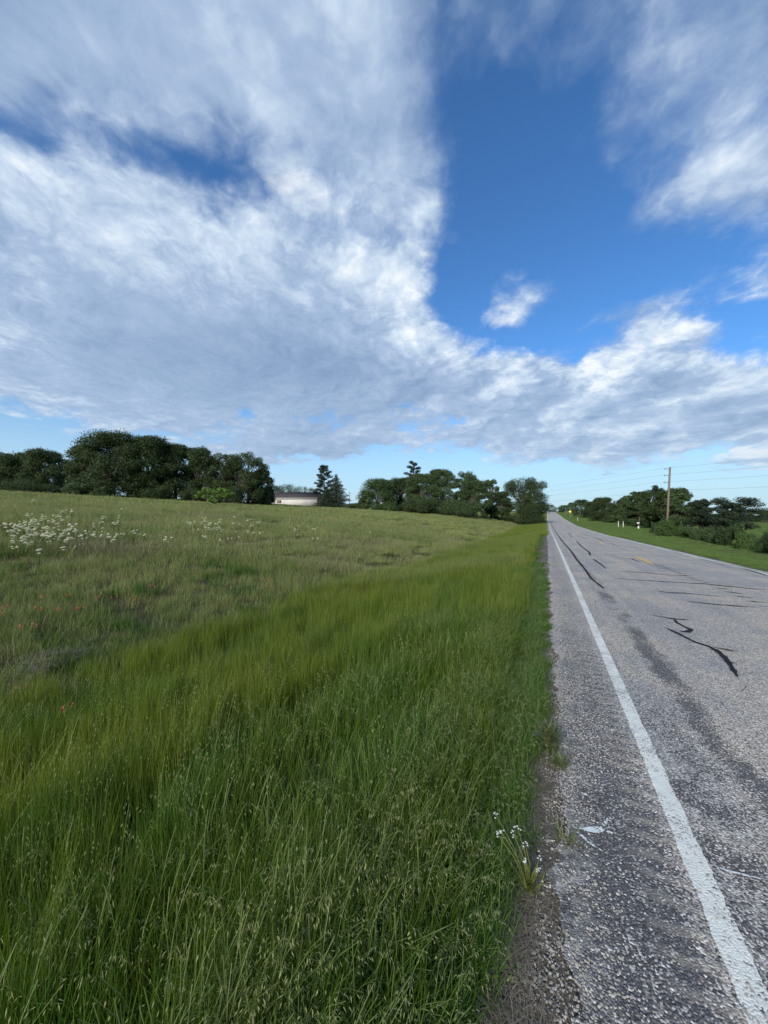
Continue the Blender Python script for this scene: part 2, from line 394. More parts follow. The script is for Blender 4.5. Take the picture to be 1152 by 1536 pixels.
def ground_mat():
    m, t, o = new_mat('soil_and_turf'); g = t.n.new('ShaderNodeTexCoord'); P = g.outputs['Object']; x, y, z = t.sep(P)
    big = t.noise(P, .07, 4, .6).outputs['Fac']; med = t.noise(P, .6, 5, .65).outputs['Fac']; fi = t.noise(P, 9, 5, .7).outputs['Fac']; vf = t.noise(P, 60, 3, .7).outputs['Fac']
    grass = t.ramp(big, [(.3, (.060, .085, .022)), (.5, (.085, .105, .032)), (.7, (.11, .115, .045))])
    grass = t.mix(t.mr(med, .35, .7), grass, c4((.05, .07, .02))); grass = t.mix(t.mr(fi, .3, .75, 0, .6), grass, c4((.13, .13, .06)))
    soil = t.mix(vf, c4((.045, .040, .034)), c4((.16, .145, .125)))
    vor = t.voro(P, 75); rc = t.n.new('ShaderNodeSeparateColor'); t.l.new(vor.outputs['Color'], rc.inputs[0])
    st = t.ramp(rc.outputs[0], [(0, (.08, .075, .07)), (.6, (.24, .22, .20)), (1, (.6, .58, .55))])
    soil = t.mix(t.math('MULTIPLY', t.math('GREATER_THAN', rc.outputs[1], .70), t.mr(vor.outputs['Distance'], .5, .3)), soil, st)
    edge = t.mr(t.math('ADD', x, t.math('MULTIPLY', t.math('SUBTRACT', med, .5), .5)), -.55, -.12)
    edge = t.math('MULTIPLY', edge, t.mr(x, 6.95, 6.7))
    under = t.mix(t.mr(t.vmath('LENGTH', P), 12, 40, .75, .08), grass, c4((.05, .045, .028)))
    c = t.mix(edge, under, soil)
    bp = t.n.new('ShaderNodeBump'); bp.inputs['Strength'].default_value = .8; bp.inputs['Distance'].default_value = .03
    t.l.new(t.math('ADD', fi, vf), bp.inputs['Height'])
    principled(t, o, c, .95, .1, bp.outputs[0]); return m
M_ground = ground_mat()

def foliage_mat(name, A, B, C=None, trans=.25, seed=None, nscale=.35, rough=.5, spec=.25, patch=None):
    """leaf / blade colour varies by place, by plant and along the attribute 'tint' (r = seed head, g = along, b = random)"""
    m, t, o = new_mat(name)
    geo = t.n.new('ShaderNodeNewGeometry'); oi = t.n.new('ShaderNodeObjectInfo')
    at = t.n.new('ShaderNodeAttribute'); at.attribute_name = 'tint'
    sc_ = t.n.new('ShaderNodeSeparateColor'); t.l.new(at.outputs['Color'], sc_.inputs[0])
    n = t.noise(geo.outputs['Position'], nscale, 3, .6).outputs['Fac']
    k = t.math('ADD', t.mr(n, .3, .7, 0, .55), t.math('MULTIPLY', sc_.outputs[2], .45))
    c = t.mix(k, c4(A), c4(B))
    if C: c = t.mix(t.math('MULTIPLY', t.mr(t.noise(geo.outputs['Position'], nscale * 2.7, 3, .6).outputs['Fac'], .50, .68), .8), c, c4(C))
    if patch:
        for (pc, sc, lo, hi, off) in patch:
            pp = t.vmath('ADD', t.vmath('MULTIPLY', geo.outputs['Position'], (1, .6, 0)), (off, off, 0))
            c = t.mix(t.mr(t.noise(pp, sc, 3, .6).outputs['Fac'], lo, hi, 0, .85), c, c4(pc))
    c = t.mix(t.mr(oi.outputs['Random'], 0, 1, .0, .35), c, c4([q * .62 for q in A]))
    if seed: c = t.mix(sc_.outputs[0], c, c4(seed))
    dfs = t.n.new('ShaderNodeBsdfPrincipled'); t.l.new(c, dfs.inputs['Base Color']); dfs.inputs['Roughness'].default_value = rough
    dfs.inputs['Specular IOR Level'].default_value = spec
    tr = t.n.new('ShaderNodeBsdfTranslucent'); tc_ = t.mix(1.0, c, c4((1.3, 1.35, .6)), 'MULTIPLY'); t.l.new(tc_, tr.inputs[0])
    mx = t.n.new('ShaderNodeMixShader'); mx.inputs[0].default_value = trans
    t.l.new(dfs.outputs[0], mx.inputs[1]); t.l.new(tr.outputs[0], mx.inputs[2]); t.l.new(mx.outputs[0], o.inputs[0])
    return m
M_verge = foliage_mat('verge_grass', (.075, .130, .012), (.170, .205, .024), (.060, .140, .020), .32, (.23, .25, .11), .22, patch=[((.17, .19, .04), .45, .52, .70, 7.0), ((.05, .10, .02), .9, .54, .68, 31.0)])
M_brome = foliage_mat('brome_grass', (.056, .115, .012), (.115, .170, .022), (.045, .125, .018), .30, (.25, .27, .13), .4)
M_edge = foliage_mat('edge_grass', (.050, .122, .018), (.085, .16, .028), (.10, .14, .03), .30, (.24, .26, .13), .5)
M_mead = foliage_mat('meadow_grass', (.150, .20, .055), (.255, .28, .11), None, .28, (.28, .27, .17), .12,
    patch=[((.16, .145, .105), .22, .54, .70, 3.0), ((.075, .15, .030), .13, .54, .68, 41.0), ((.23, .225, .12), .3, .55, .68, 90.0)])
M_lawn = foliage_mat('mown_grass', (.075, .14, .035), (.105, .16, .045), (.13, .165, .06), .25, (.2, .2, .1), .3)
M_straw = foliage_mat('dead_straw', (.11, .095, .078), (.24, .22, .18), None, .1, None, .8)
M_oak = foliage_mat('oak_foliage', (.024, .046, .015), (.055, .085, .026), (.034, .056, .022), .18, None, .25, rough=.55)
M_light = foliage_mat('light_foliage', (.095, .18, .032), (.16, .24, .055), None, .25, None, .4)
M_elm = foliage_mat('elm_foliage', (.040, .072, .026), (.072, .112, .042), None, .2, None, .3)
M_shrub = foliage_mat('shrub_foliage', (.050, .095, .026), (.085, .135, .040), None, .25, None, .4)
M_cedar = foliage_mat('cedar_foliage', (.018, .032, .018), (.035, .052, .026), None, .1, None, .4)
M_bark = simple('bark', (.085, .072, .058), .9, .35, 6)

# ------------------------------------------------------------------ ground sheet and road
def build_ground():
    xs = np.concatenate([-np.geomspace(3000, 130, 22), -np.arange(126, 40, -3.0), -np.arange(40, 12, -1.0), -np.arange(12, 1, -.4),
        np.linspace(-1.0, .05, 14), np.linspace(.06, 6.55, 8), np.linspace(6.6, 7.4, 8), np.arange(7.8, 22, .6), np.arange(22, 60, 3.), np.geomspace(62, 3000, 26)])
    ys = np.concatenate([-np.geomspace(600, 12, 10), np.arange(-10, 16, .5), np.arange(16, 60, 1.), np.arange(60, 180, 3.), np.arange(180, 460, 8.), np.geomspace(470, 4000, 24)])
    X, Y = np.meshgrid(xs, ys); Z = ground_z(X, Y)
    rough = np.array([[mnoise.noise((a * 2.3, b_ * 2.3, 0)) for a in xs] for b_ in ys])
    Z = Z + np.where((X < -.05) & (X > -40), .03 * rough, 0)
    V = np.stack([X, Y, Z], -1).reshape(-1, 3); nx = len(xs); ny = len(ys)
    i = np.arange(nx - 1)[None, :] + np.arange(ny - 1)[:, None] * nx
    Q = np.stack([i, i + 1, i + 1 + nx, i + nx], -1).reshape(-1, 4)
    tag(link('ground', mesh_np('ground', V, [Q], M_ground, smooth=True)), kind='structure')
build_ground()
def strip(name, x0f, x1f, ys, dz, mat, nx=2, label=None):
    V = []; Q = []
    for j, y in enumerate(ys):
        a, b_ = x0f(y, j), x1f(y, j)
        for i in range(nx):
            x = a + (b_ - a) * i / (nx - 1); V.append((x, y, float(zroad(y)) + dz + crown(x)))
    for j in range(len(ys) - 1):
        for i in range(nx - 1): k = j * nx + i; Q.append((k, k + 1, k + 1 + nx, k + nx))
    return mesh_np(name, V, [np.array(Q)], mat, smooth=True)
def crown(x): return 0.0
rng = random.Random(5)
ylist = list(np.concatenate([np.arange(-30, -4, 2.), np.arange(-4, 12, .025), np.arange(12, 40, .5), np.arange(40, 520, 4.)]))
el_ = lambda y, j: ROADL + .01 + .10 * mnoise.noise((y * 2.3, 0, 0)) + .06 * mnoise.noise((y * .9, 3, 0)) + .05 * mnoise.noise((y * 9, 5, 0)) + .02 * mnoise.noise((y * 27, 5, 0))
er_ = lambda y, j: ROADR + .06 * mnoise.noise((y * .9, 9, 0)) + .03 * mnoise.noise((y * 5, 9, 4))
tag(link('road', strip('road', el_, er_, ylist, 0.0, M_asph, 6)), kind='structure')
XL, XR, XC = .668, 6.27, 3.72
jag = lambda y, s: (.008 * mnoise.noise((y * 23, s, 0)) + .004 * mnoise.noise((y * 61, s, 4))) + .007 * mnoise.noise((y * 5, s, 1))
tag(link('edge_line', strip('edge_line', lambda y, j: XL - .052 + jag(y, 1), lambda y, j: XL + .052 + jag(y, 2), ylist, .004, M_line)), kind='structure')
tag(link('edge_line', strip('edge_line', lambda y, j: XR - .07 + jag(y, 3), lambda y, j: XR + .07 + jag(y, 4), ylist, .004, M_liner)), kind='structure')
for y0 in (17.2, 29.4, 41.6, 53.8, 66):
    tag(link('centre_line_dash', strip('dash', lambda y, j: XC - .06, lambda y, j: XC + .06, list(np.linspace(y0, y0 + 3.1, 8)), .004, M_yel)), kind='structure')

# tar seams poured along cracks
M_tar = simple('crack_tar', (.012, .012, .014), .75, .3, 30, .15)
def seam(pts, wpx, dz=.008, jitter=.6):
    """pts in photo pixels laid on the road; wpx widths in metres"""
    P = []
    for px, py in pts:
        h_ = hit(px, py, road=True); 
        if h_: P.append((h_[0], h_[1]))
    Q = []; Wd = []
    for i in range(len(P) - 1):
        L = math.dist(P[i], P[i + 1]); n = max(2, int(L / (.05 if L < 2 else .2)))
        wa_ = wpx[i] if hasattr(wpx, '__len__') else wpx; wb_ = wpx[i + 1] if hasattr(wpx, '__len__') else wpx
        for k in range(n if i < len(P) - 2 else n + 1):
            f = k / n; x = P[i][0] * (1 - f) + P[i + 1][0] * f; y = P[i][1] * (1 - f) + P[i + 1][1] * f
            jx = .012 * min(L * .4, 2.5) * jitter
            Q.append((x + jx * mnoise.noise((x * 6, y * 6, 2)), y + jx * 1.6 * mnoise.noise((x * 6, y * 6, 8))))
            Wd.append((.85 if abs(P[i+1][1] - P[i][1]) > 1.2 * abs(P[i+1][0] - P[i][0]) else 1.3) * (wa_ * (1 - f) + wb_ * f) * (1 + .55 * mnoise.noise((x * 14, y * 14, 5))) * (1 + .55 * mnoise.noise((x * 38, y * 38, 9))))
    V = []; Fq = []
    for i, (x, y) in enumerate(Q):
        a = Q[max(i - 1, 0)]; b_ = Q[min(i + 1, len(Q) - 1)]; dx_, dy_ = b_[0] - a[0], b_[1] - a[1]; L = math.hypot(dx_, dy_) or 1
        nx_, ny_ = -dy_ / L, dx_ / L; tp = min(1, (i + .3) / 3, (len(Q) - i - .7) / 3); ww = max(Wd[i], .004) * .5 * max(tp, .15)
        for s_ in (-1, 1): X = x + nx_ * ww * s_; Y = y + ny_ * ww * s_; V.append((X, Y, float(zroad(Y)) + dz))
    for i in range(len(Q) - 1): Fq.append((2*i, 2*i + 1, 2*i + 3, 2*i + 2))
    return V, Fq
def seams(name, lst, mat=None, dz=.008):
    mb = MB()
    for i, (pts, wd_) in enumerate(lst):
        V, Fq = seam(pts, wd_, dz + .0012 * i); mb.add(V, Fq)
    return tag(link(name, mb.mesh(name, mat or M_tar)), kind='structure')
seams('tar_seam', [([(826.8,785.8),(833.3,797),(843,811.7),(855.9,826),(864.6,839),(876.9,853.6),(886.6,868),(904,882),(909,881)], [.10,.10,.10,.10,.09,.08,.07,.06,.03])])
seams('tar_seam', [([(864.6,811.7),(872,819.7),(884,828.5),(885,833.6)], .10), ([(889.8,839),(901,846.5),(909,853.6)], [.09,.08,.03]), ([(852,800),(858,806)], .08)])
seams('tar_seam', [([(946,837.5),(951,840),(961,844)], [.09,.08,.03]), ([(932,835),(946,840)], .02)])
seams('tar_seam', [([(919.7,867.5),(956.9,870),(996,872.7),(1031,874.5),(1057.5,876),(1086,879),(1119,882.4),(1151.6,885)], [.02,.05,.05,.05,.08,.07,.05,.03])])
seams('tar_seam', [([(931.7,857),(972,859.6),(1005,862.7),(1035.6,864.4)], [.03,.05,.04,.03])])
seams('tar_seam', [([(981,886),(1005,889.4),(1027,889.8),(1053,892.7),(1088,895.5)], [.02,.05,.05,.03,.02])])
seams('tar_seam', [([(1028,902),(1053,904.7),(1075,907),(1097,908.6),(1133,911)], [.035,.04,.045,.045,.02])])
seams('tar_seam', [([(969,921),(992,925.5),(1007,928),(1027,929.6),(1042,931.6)], [.012,.03,.045,.03,.015]),
    ([(1010.5,929),(1014,934),(1025,939.7),(1036,945),(1030,948),(1018,947.0)], [.05,.05,.05,.08,.09,.07]),
    ([(998.4,942),(1014,949.5),(1025,955),(1040,962.7),(1062,970),(1075,977),(1086,986.7),(1092.5,995.5),(1099,1006),(1106.7,1018.5)], [.06,.06,.05,.045,.045,.075,.065,.06,.045,.012]),
    ([(1062,970),(1081.6,973.6),(1115,980)], [.03,.04,.008]), ([(1084,990),(1096,995),(1106,995.5)], [.04,.04,.01]), ([(1078,988),(1090,994)], [.01,.03]),
    ([(1102,1036),(1112,1038),(1118,1030),(1106,1022)], .007), ([(1100,1013),(1142,1011)], .005)])
for a_ in ([(1068,881.3),(1099,884.4)], [(1084,887),(1115.5,891)], [(1098,893.8),(1134,897.5)], [(1116.6,901),(1151.6,904.5)], [(1137,908.6),(1156,910.5)]):
    seams('tar_seam', [(a_, .05)])
seams('tar_seam', [([(xx, yy), (xx + 22, yy + 2.2)], .05) for xx, yy in ((977,846.5),(984,849.7),(992,852.6),(1000,855.8),(1008,859),(1017,862.4),(1026,866),(1036,869.6),(1046,873.2))])
seams('tar_seam', [([(1003,824.6),(1025,832.6)], .05), ([(1048,837.6),(1070.6,843),(1103,850),(1129,857),(1151,863.6)], [.03,.06,.03,.09,.06])])
seams('tar_seam', [([(868,800),(884,803)], .10), ([(890,806),(905,811)], .12), ([(850,790),(856,793)], .12), ([(915,815),(930,820)], .06)])
seams('spray_mark', [([(858,1240),(880,1243),(903,1243),(928,1252)], [.018,.024,.030,.012]), ([(862,1246),(878,1258),(892,1268),(902,1276)], [.03,.022,.018,.012]), ([(896,1244),(906,1234),(910,1226)], .03),
    ([(866,1186),(878,1192),(888,1198)], [.02,.018,.006])], M_smear, .006)
seams('spray_mark', [([(1070,1298),(1095,1306),(1120,1312),(1150,1318)], [.012,.012,.010,.008]), ([(1062,1288),(1082,1310)], .012)], M_smear, .006)

# ------------------------------------------------------------------ plants: blade and tuft builders
rs = np.random.RandomState(7)
def blade(mb, x, y, h, wd_, az_, lean, curl, n=3, rnd=None, tw=0.0, z0=0.0, seed=0.0):
    rnd = random.random() if rnd is None else rnd
    px, py, pz = x, y, z0; a = lean; ca, sa = math.cos(az_), math.sin(az_); pr = az_ + math.pi / 2 + tw
    V = []; A = []
    for i in range(n + 1):
        f = i / n; ww = wd_ * (1 - f ** 1.6) * .5 if i else wd_ * .4
        if i == n: V.append((px, py, pz)); A.append((seed, 1, rnd, 1))
        else:
            for s_ in (-1, 1): V.append((px + math.cos(pr) * ww * s_, py + math.sin(pr) * ww * s_, pz)); A.append((seed, f, rnd, 1))
        st_ = h / n; px += math.sin(a) * ca * st_; py += math.sin(a) * sa * st_; pz += math.cos(a) * st_; a += curl / n
    q = [(2*i, 2*i + 1, 2*i + 3, 2*i + 2) for i in range(n - 1)]; t_ = [(2*n - 2, 2*n - 1, 2*n)]
    mb.add(V, q, t_, A)
def spikelet(mb, p, d, L, wd_, rnd, seed=1.0):
    d = Vector(d).normalized(); s_ = d.cross(Vector((rnd - .5, .3, .9))).normalized() * wd_ * .5; u = d.cross(s_).normalized() * wd_ * .35
    p = Vector(p); m = p + d * L * .4; A = (seed * (.75 + .25 * rnd), .9, rnd, 1)
    mb.add([p, m + s_, m + u, m - s_, p + d * L], [], [(0, 1, 2), (0, 2, 3), (1, 4, 2), (2, 4, 3)], [A] * 5)
def stem_head(mb, R, x, y, h, az_, lean, kind, wmul=1.0):
    """flowering stem: brome (drooping one-sided head) or oat (few large hanging spikelets)"""
    n = 6; px, py, pz = x, y, 0; a = lean; pts = []; c = Vector((math.cos(az_), math.sin(az_), 0))
    P = Vector((x, y, 0)); rnd = R.random()
    for i in range(n + 1):
        pts.append(P.copy()); st_ = h / n; P = P + (c * math.sin(a) + Vector((0, 0, 1)) * math.cos(a)) * st_; a += (0.03 if i < 3 else (.34 if kind == 'brome' else .16))
    wd_ = .0022 * wmul; sd = c.cross(Vector((0, 0, 1)))
    V = []; A = []
    for i, p in enumerate(pts):
        for s_ in (-1, 1): V.append(p + sd * wd_ * s_ * .5); A.append((.35 * i / n, i / n, rnd, 1))
    mb.add(V, [(2*i, 2*i + 1, 2*i + 3, 2*i + 2) for i in range(n)], [], A)
    m = 10 if kind == 'brome' else 6
    for k in range(m):
        f = .62 + .38 * k / (m - 1) if kind == 'brome' else .6 + .4 * k / (m - 1)
        i = min(int(f * n), n - 1); g_ = f * n - i; p = pts[i].lerp(pts[i + 1], g_)
        sp = (R.random() - .5) * 2
        if kind == 'brome':
            d = c * (.5 + .4 * R.random()) + sd * sp * .7 + Vector((0, 0, -.35 - .6 * R.random()))
            q = p + d * .012 * wmul; spikelet(mb, q, d, (.013 + .007 * R.random()) * wmul ** .7, .0028 * wmul, R.random())
        else:
            d = sd * sp + c * (R.random() - .3) + Vector((0, 0, .1)); q = p + d * .022
            spikelet(mb, q, Vector((d.x * .4, d.y * .4, -1)), (.022 + .006 * R.random()) * wmul ** .7, .0058 * wmul, R.random())
PROTO = {}
def proto(col, name, mb, mat):
    o = bpy.data.objects.new(name, mb.mesh(name, mat, attr='tint')); PROTO.setdefault(col, []).append(o)
def tuft(R, rad, n, h0, h1, w0, w1, lean=.18, curl=.5, heads=0, kind='brome', hh=(1.0, 1.2), wmul=1.0, nseg=3, seedf=0.0):
    mb = MB()
    for _ in range(n):
        r = rad * math.sqrt(R.random()); a = R.random() * 6.283
        blade(mb, r * math.cos(a), r * math.sin(a), h0 + (h1 - h0) * R.random(), w0 + (w1 - w0) * R.random(), R.random() * 6.283, abs(R.gauss(0, lean)), curl * R.random() * (1 + R.random()), nseg, R.random(), (R.random() - .5) * 1.5, seed=(R.random() < seedf) * .8)
    for _ in range(heads):
        r = rad * math.sqrt(R.random()); a = R.random() * 6.283
        stem_head(mb, R, r * math.cos(a), r * math.sin(a), h1 * (hh[0] + (hh[1] - hh[0]) * R.random()), R.random() * 6.283, abs(R.gauss(0, .07)), kind, wmul)
    return mb
R = random.Random(11)
# near verge (index): 0-2 fine upright, 3-5 brome headed, 6 oats, 7 leafy
for i in range(3): proto('verge', 'grass_tuft', tuft(R, .16, 66, .24, .60, .003, .0065, .09, .28, 1, 'brome', (.9, 1.1), seedf=.05), M_verge)
for i in range(3): proto('verge', 'brome_tuft', tuft(R, .17, 50, .22, .48, .0035, .0065, .16, .6, 3, 'brome', (.85, 1.1)), M_brome)
proto('verge', 'oat_tuft', tuft(R, .17, 60, .25, .50, .003, .0065, .16, .5, 4, 'oat', (1.0, 1.2)), M_brome)
proto('verge', 'leafy_tuft', tuft(R, .12, 60, .10, .30, .0035, .007, .32, .9, 2, 'brome'), M_edge)
# far verge: wide patches with coarser blades  8-10
for i in range(3): proto('verge', 'grass_patch', tuft(R, .55, 260, .20, .54, .006, .011, .14, .4, 16, 'brome', wmul=1.8, seedf=.05), M_verge)
for i in range(2): proto('verge', 'far_grass_patch', tuft(R, 1.1, 460, .20, .56, .014, .026, .16, .4, nseg=2, seedf=.08), M_verge)
# meadow near 0-3, mid 4-6, far 7-8
for i in range(3): proto('meadow', 'meadow_tuft', tuft(R, .24, 110, .08, .32, .003, .006, .38, 1.0, 4, 'brome', (.9, 1.3), seedf=.10), M_mead)
proto('meadow', 'coarse_tuft', tuft(R, .20, 90, .15, .42, .005, .010, .35, 1.0), M_edge)
for i in range(3): proto('meadow', 'meadow_patch', tuft(R, .65, 300, .10, .34, .007, .013, .32, .8, 10, 'brome', (.95, 1.4), 2.5, seedf=.12), M_mead)
for i in range(2): proto('meadow', 'far_meadow_patch', tuft(R, 1.5, 480, .15, .42, .018, .035, .25, .6, nseg=2, seedf=.12), M_mead)
for i in range(3): proto('lawn', 'lawn_patch', tuft(R, .55, 420, .05, .12, .006, .011, .4, .8, nseg=2), M_lawn)
for i in range(2): proto('lawn', 'far_lawn_patch', tuft(R, 1.3, 500, .07, .16, .018, .03, .4, .8, nseg=2), M_lawn)
def straw_mb(R, rad, n):
    mb = MB()
    for _ in range(n):
        r = rad * math.sqrt(R.random()); a = R.random() * 6.283
        blade(mb, r * math.cos(a), r * math.sin(a), .02 + .06 * R.random() ** 2, .0018 + .0015 * R.random(), R.random() * 6.283, 1.2 + .45 * R.random(), .4 * (R.random() - .3), 2, R.random(), z0=.003 + .012 * R.random())
    return mb
for i in range(3): proto('straw', 'straw_litter', straw_mb(R, .12, 120), M_straw)

def scatter(name, key, pts, label, cat=None, kind='stuff'):
    """pts rows: x, y, z, rotz, tiltx, tilty, sxy, sz, idx"""
    c = bpy.data.collections.new('source_' + key)
    for i, o in enumerate(PROTO[key]): o.name = '%s_%02d' % (key, i); c.objects.link(o)
    pts = np.asarray(pts, np.float32)
    me = bpy.data.meshes.new(name); me.vertices.add(len(pts)); me.vertices.foreach_set('co', pts[:, :3].ravel())
    a = me.attributes.new('rot', 'FLOAT_VECTOR', 'POINT'); a.data.foreach_set('vector', np.ascontiguousarray(pts[:, [4, 5, 3]]).ravel())
    a = me.attributes.new('scl', 'FLOAT_VECTOR', 'POINT'); a.data.foreach_set('vector', np.ascontiguousarray(pts[:, [6, 6, 7]]).ravel())
    a = me.attributes.new('pick', 'INT', 'POINT'); a.data.foreach_set('value', pts[:, 8].astype(np.int32))
    o = link(name, me); tag(o, label, cat, kind=kind)
    g = bpy.data.node_groups.new(name + '_nodes', 'GeometryNodeTree')
    g.interface.new_socket('Geometry', in_out='INPUT', socket_type='NodeSocketGeometry'); g.interface.new_socket('Geometry', in_out='OUTPUT', socket_type='NodeSocketGeometry')
    gi = g.nodes.new('NodeGroupInput'); go = g.nodes.new('NodeGroupOutput'); ip = g.nodes.new('GeometryNodeInstanceOnPoints')
    ci = g.nodes.new('GeometryNodeCollectionInfo'); ci.inputs['Collection'].default_value = c; ci.inputs['Separate Children'].default_value = True; ci.inputs['Reset Children'].default_value = True
    def named(nm, ty):
        n = g.nodes.new('GeometryNodeInputNamedAttribute'); n.data_type = ty; n.inputs['Name'].default_value = nm
        return n.outputs['Attribute']
    g.links.new(gi.outputs[0], ip.inputs['Points']); g.links.new(ci.outputs[0], ip.inputs['Instance']); ip.inputs['Pick Instance'].default_value = True
    g.links.new(named('pick', 'INT'), ip.inputs['Instance Index'])
    e2r = g.nodes.new('FunctionNodeEulerToRotation'); g.links.new(named('rot', 'FLOAT_VECTOR'), e2r.inputs[0]); g.links.new(e2r.outputs[0], ip.inputs['Rotation'])
    g.links.new(named('scl', 'FLOAT_VECTOR'), ip.inputs['Scale']); g.links.new(ip.outputs[0], go.inputs[0])
    md = o.modifiers.new('scatter', 'NODES'); md.node_group = g
    return o

def in_view(x, y, m=0.25):
    d = -x * ST + y * CT; r = x * CT + y * ST
    return (d > -1.0) & (np.abs(r) < (np.maximum(d, 0) * (576 / 560 + m) + 2.5))
def cells(x0, x1, y0, y1, dens, seed):
    """jittered points with density falling with distance; dens(dist) per m2"""
    r = np.random.RandomState(seed); out = []
    edges = [0, 3, 6, 10, 16, 25, 40, 60, 90, 130, 200, 320]
    for a, b_ in zip(edges[:-1], edges[1:]):
        X0, X1, Y0, Y1 = max(x0, -b_), min(x1, b_), max(y0, -b_), min(y1, b_)
        if X0 >= X1 or Y0 >= Y1: continue
        n = int((X1 - X0) * (Y1 - Y0) * dens((a + b_) / 2)); x = r.uniform(X0, X1, n); y = r.uniform(Y0, Y1, n)
        d = np.hypot(x, y); k = (d >= a) & (d < b_) & in_view(x, y); out.append(np.stack([x[k], y[k], d[k]], 1))
    return np.concatenate(out)
def nz(x, y, s, o=0): return np.array([mnoise.noise((a * s, b_ * s, o)) for a, b_ in zip(x, y)])

def verge():
    p = cells(-7.6, -.06, -3, 330, lambda d: 62 if d < 8 else 26 if d < 14 else 3.6 if d < 60 else 1.0, 3)
    q = np.random.RandomState(44); m = 2600; ey = .6 + 13 * q.rand(m) ** 1.5; ex = -np.abs(q.rand(m) * .75) - np.interp(ey, [1, 2, 3.5, 6], [.24, .15, .05, .0])
    p = np.concatenate([p, np.stack([ex, ey, np.hypot(ex, ey)], 1)])
    x, y, d = p.T; u = -x; r = np.random.RandomState(4); n = len(x)
    e = nz(x, y, 1.3, 2) * .22 + nz(x, y, 4.1, 6) * .10
    # broken road-side edge, and the far side where the tall grass gives way to the meadow
    keep = (u > .10 * sstep(11, 13, d) + np.interp(y, [1, 1.4, 2, 3.3, 6], [.27, .20, .13, .05, .02]) + e * .8) & (u < 6.6 + .5 * nz(x, y, .25, 9) + .35 * nz(x, y, .9, 5))
    x, y, d, u, e = x[keep], y[keep], d[keep], u[keep], e[keep]; n = len(x)
    pm = .8 * nz(x, y, .55, 20) + .35 * nz(x, y, 2.2, 5) + .85 * sstep(4.0, 1.0, u) * sstep(16, 4, y) - .30
    k = r.rand(n); idx = np.where(pm > .22, 3 + r.randint(0, 3, n), r.randint(0, 3, n))
    idx = np.where((k > .965) | ((k > .86) & (x < -1.6) & (y < 3.2)), 6, idx); idx = np.where((k > .55) & (k < .72) & (idx < 3), 3 + r.randint(0, 3, n), idx); idx = np.where((u < .45) | (k < .05), 7, idx)
    idx = np.where(d > 12, 8 + r.randint(0, 3, n), idx); idx = np.where(d > 45, 11 + r.randint(0, 2, n), idx)
    hs = (.52 + .40 * sstep(.10, 1.2, u)) * (.92 + .16 * r.rand(n)) * (1 + .20 * nz(x, y, .45, 3) + .38 * nz(x, y, 1.9, 14)); hs *= 1 - .25 * sstep(5.6, 6.8, u)
    sx = np.where(d > 12, .9, 1.0) * (.85 + .3 * r.rand(n))
    sx = np.where((u < .9) & (d > 12), .45, sx); nb2 = (u < .8) & (d > 12) & (d < 45); idx = np.where(nb2, 7, idx); sx = np.where(nb2, 1.6, sx); sx = np.where((u < .3) & (d < 12), .8, sx)
    return np.stack([x, y, ground_z(x, y) - .01, r.rand(n) * 6.283, r.normal(0, .07, n), r.normal(0, .07, n), sx, hs, idx], 1)
scatter('verge_grass', 'verge', verge(), 'tall bright green roadside grass with nodding seed heads')
def meadow():
    p = cells(-140, -6.0, -20, 320, lambda d: 15 if d < 16 else 2.6 if d < 45 else .55 if d < 130 else .3, 13)
    x, y, d = p.T; u = -x; r = np.random.RandomState(5)
    keep = (u > 6.1 + .5 * nz(x, y, .3, 4) + .3 * nz(x, y, 1.1, 4)); x, y, d, u = x[keep], y[keep], d[keep], u[keep]; n = len(x)
    k = r.rand(n); idx = np.where(k + .5 * nz(x, y, .7, 7) > .93, 3, r.randint(0, 3, n)); idx = np.where(d > 15, 4 + r.randint(0, 3, n), idx); idx = np.where(d > 42, 7 + r.randint(0, 2, n), idx)
    hs = (.85 + .3 * r.rand(n)) * (1 + .45 * nz(x, y, .5, 8)) * (1 - .35 * sstep(55, 80, d)); sx = .85 + .3 * r.rand(n)
    return np.stack([x, y, ground_z(x, y) - .01, r.rand(n) * 6.283, r.normal(0, .08, n), r.normal(0, .08, n), sx, hs, idx], 1)
scatter('meadow_grass', 'meadow', meadow(), 'mixed olive and brown meadow grass covering the field')
def lawn():
    p = cells(6.62, 60, 2, 330, lambda d: 5 if d < 45 else .9, 23)
    x, y, d = p.T; r = np.random.RandomState(6); keep = (x > 6.75 + .12 * nz(x, y, 1.2, 3)) & ((x < 16) | (d > 20)); x, y, d = x[keep], y[keep], d[keep]; n = len(x)
    idx = np.where(d > 45, 3 + r.randint(0, 2, n), r.randint(0, 3, n)); sx = np.where(x < 7.4, .35, .95)
    hs = (.8 + .4 * r.rand(n)) * np.where((x < 7.5), 1.5, 1.0) * (1 + .5 * nz(x, y, .8, 3))
    return np.stack([x, y, ground_z(x, y) - .005, r.rand(n) * 6.283, r.normal(0, .05, n), r.normal(0, .05, n), sx, hs, idx], 1)
scatter('mown_grass', 'lawn', lawn(), 'short mown grass on the far side of the road')
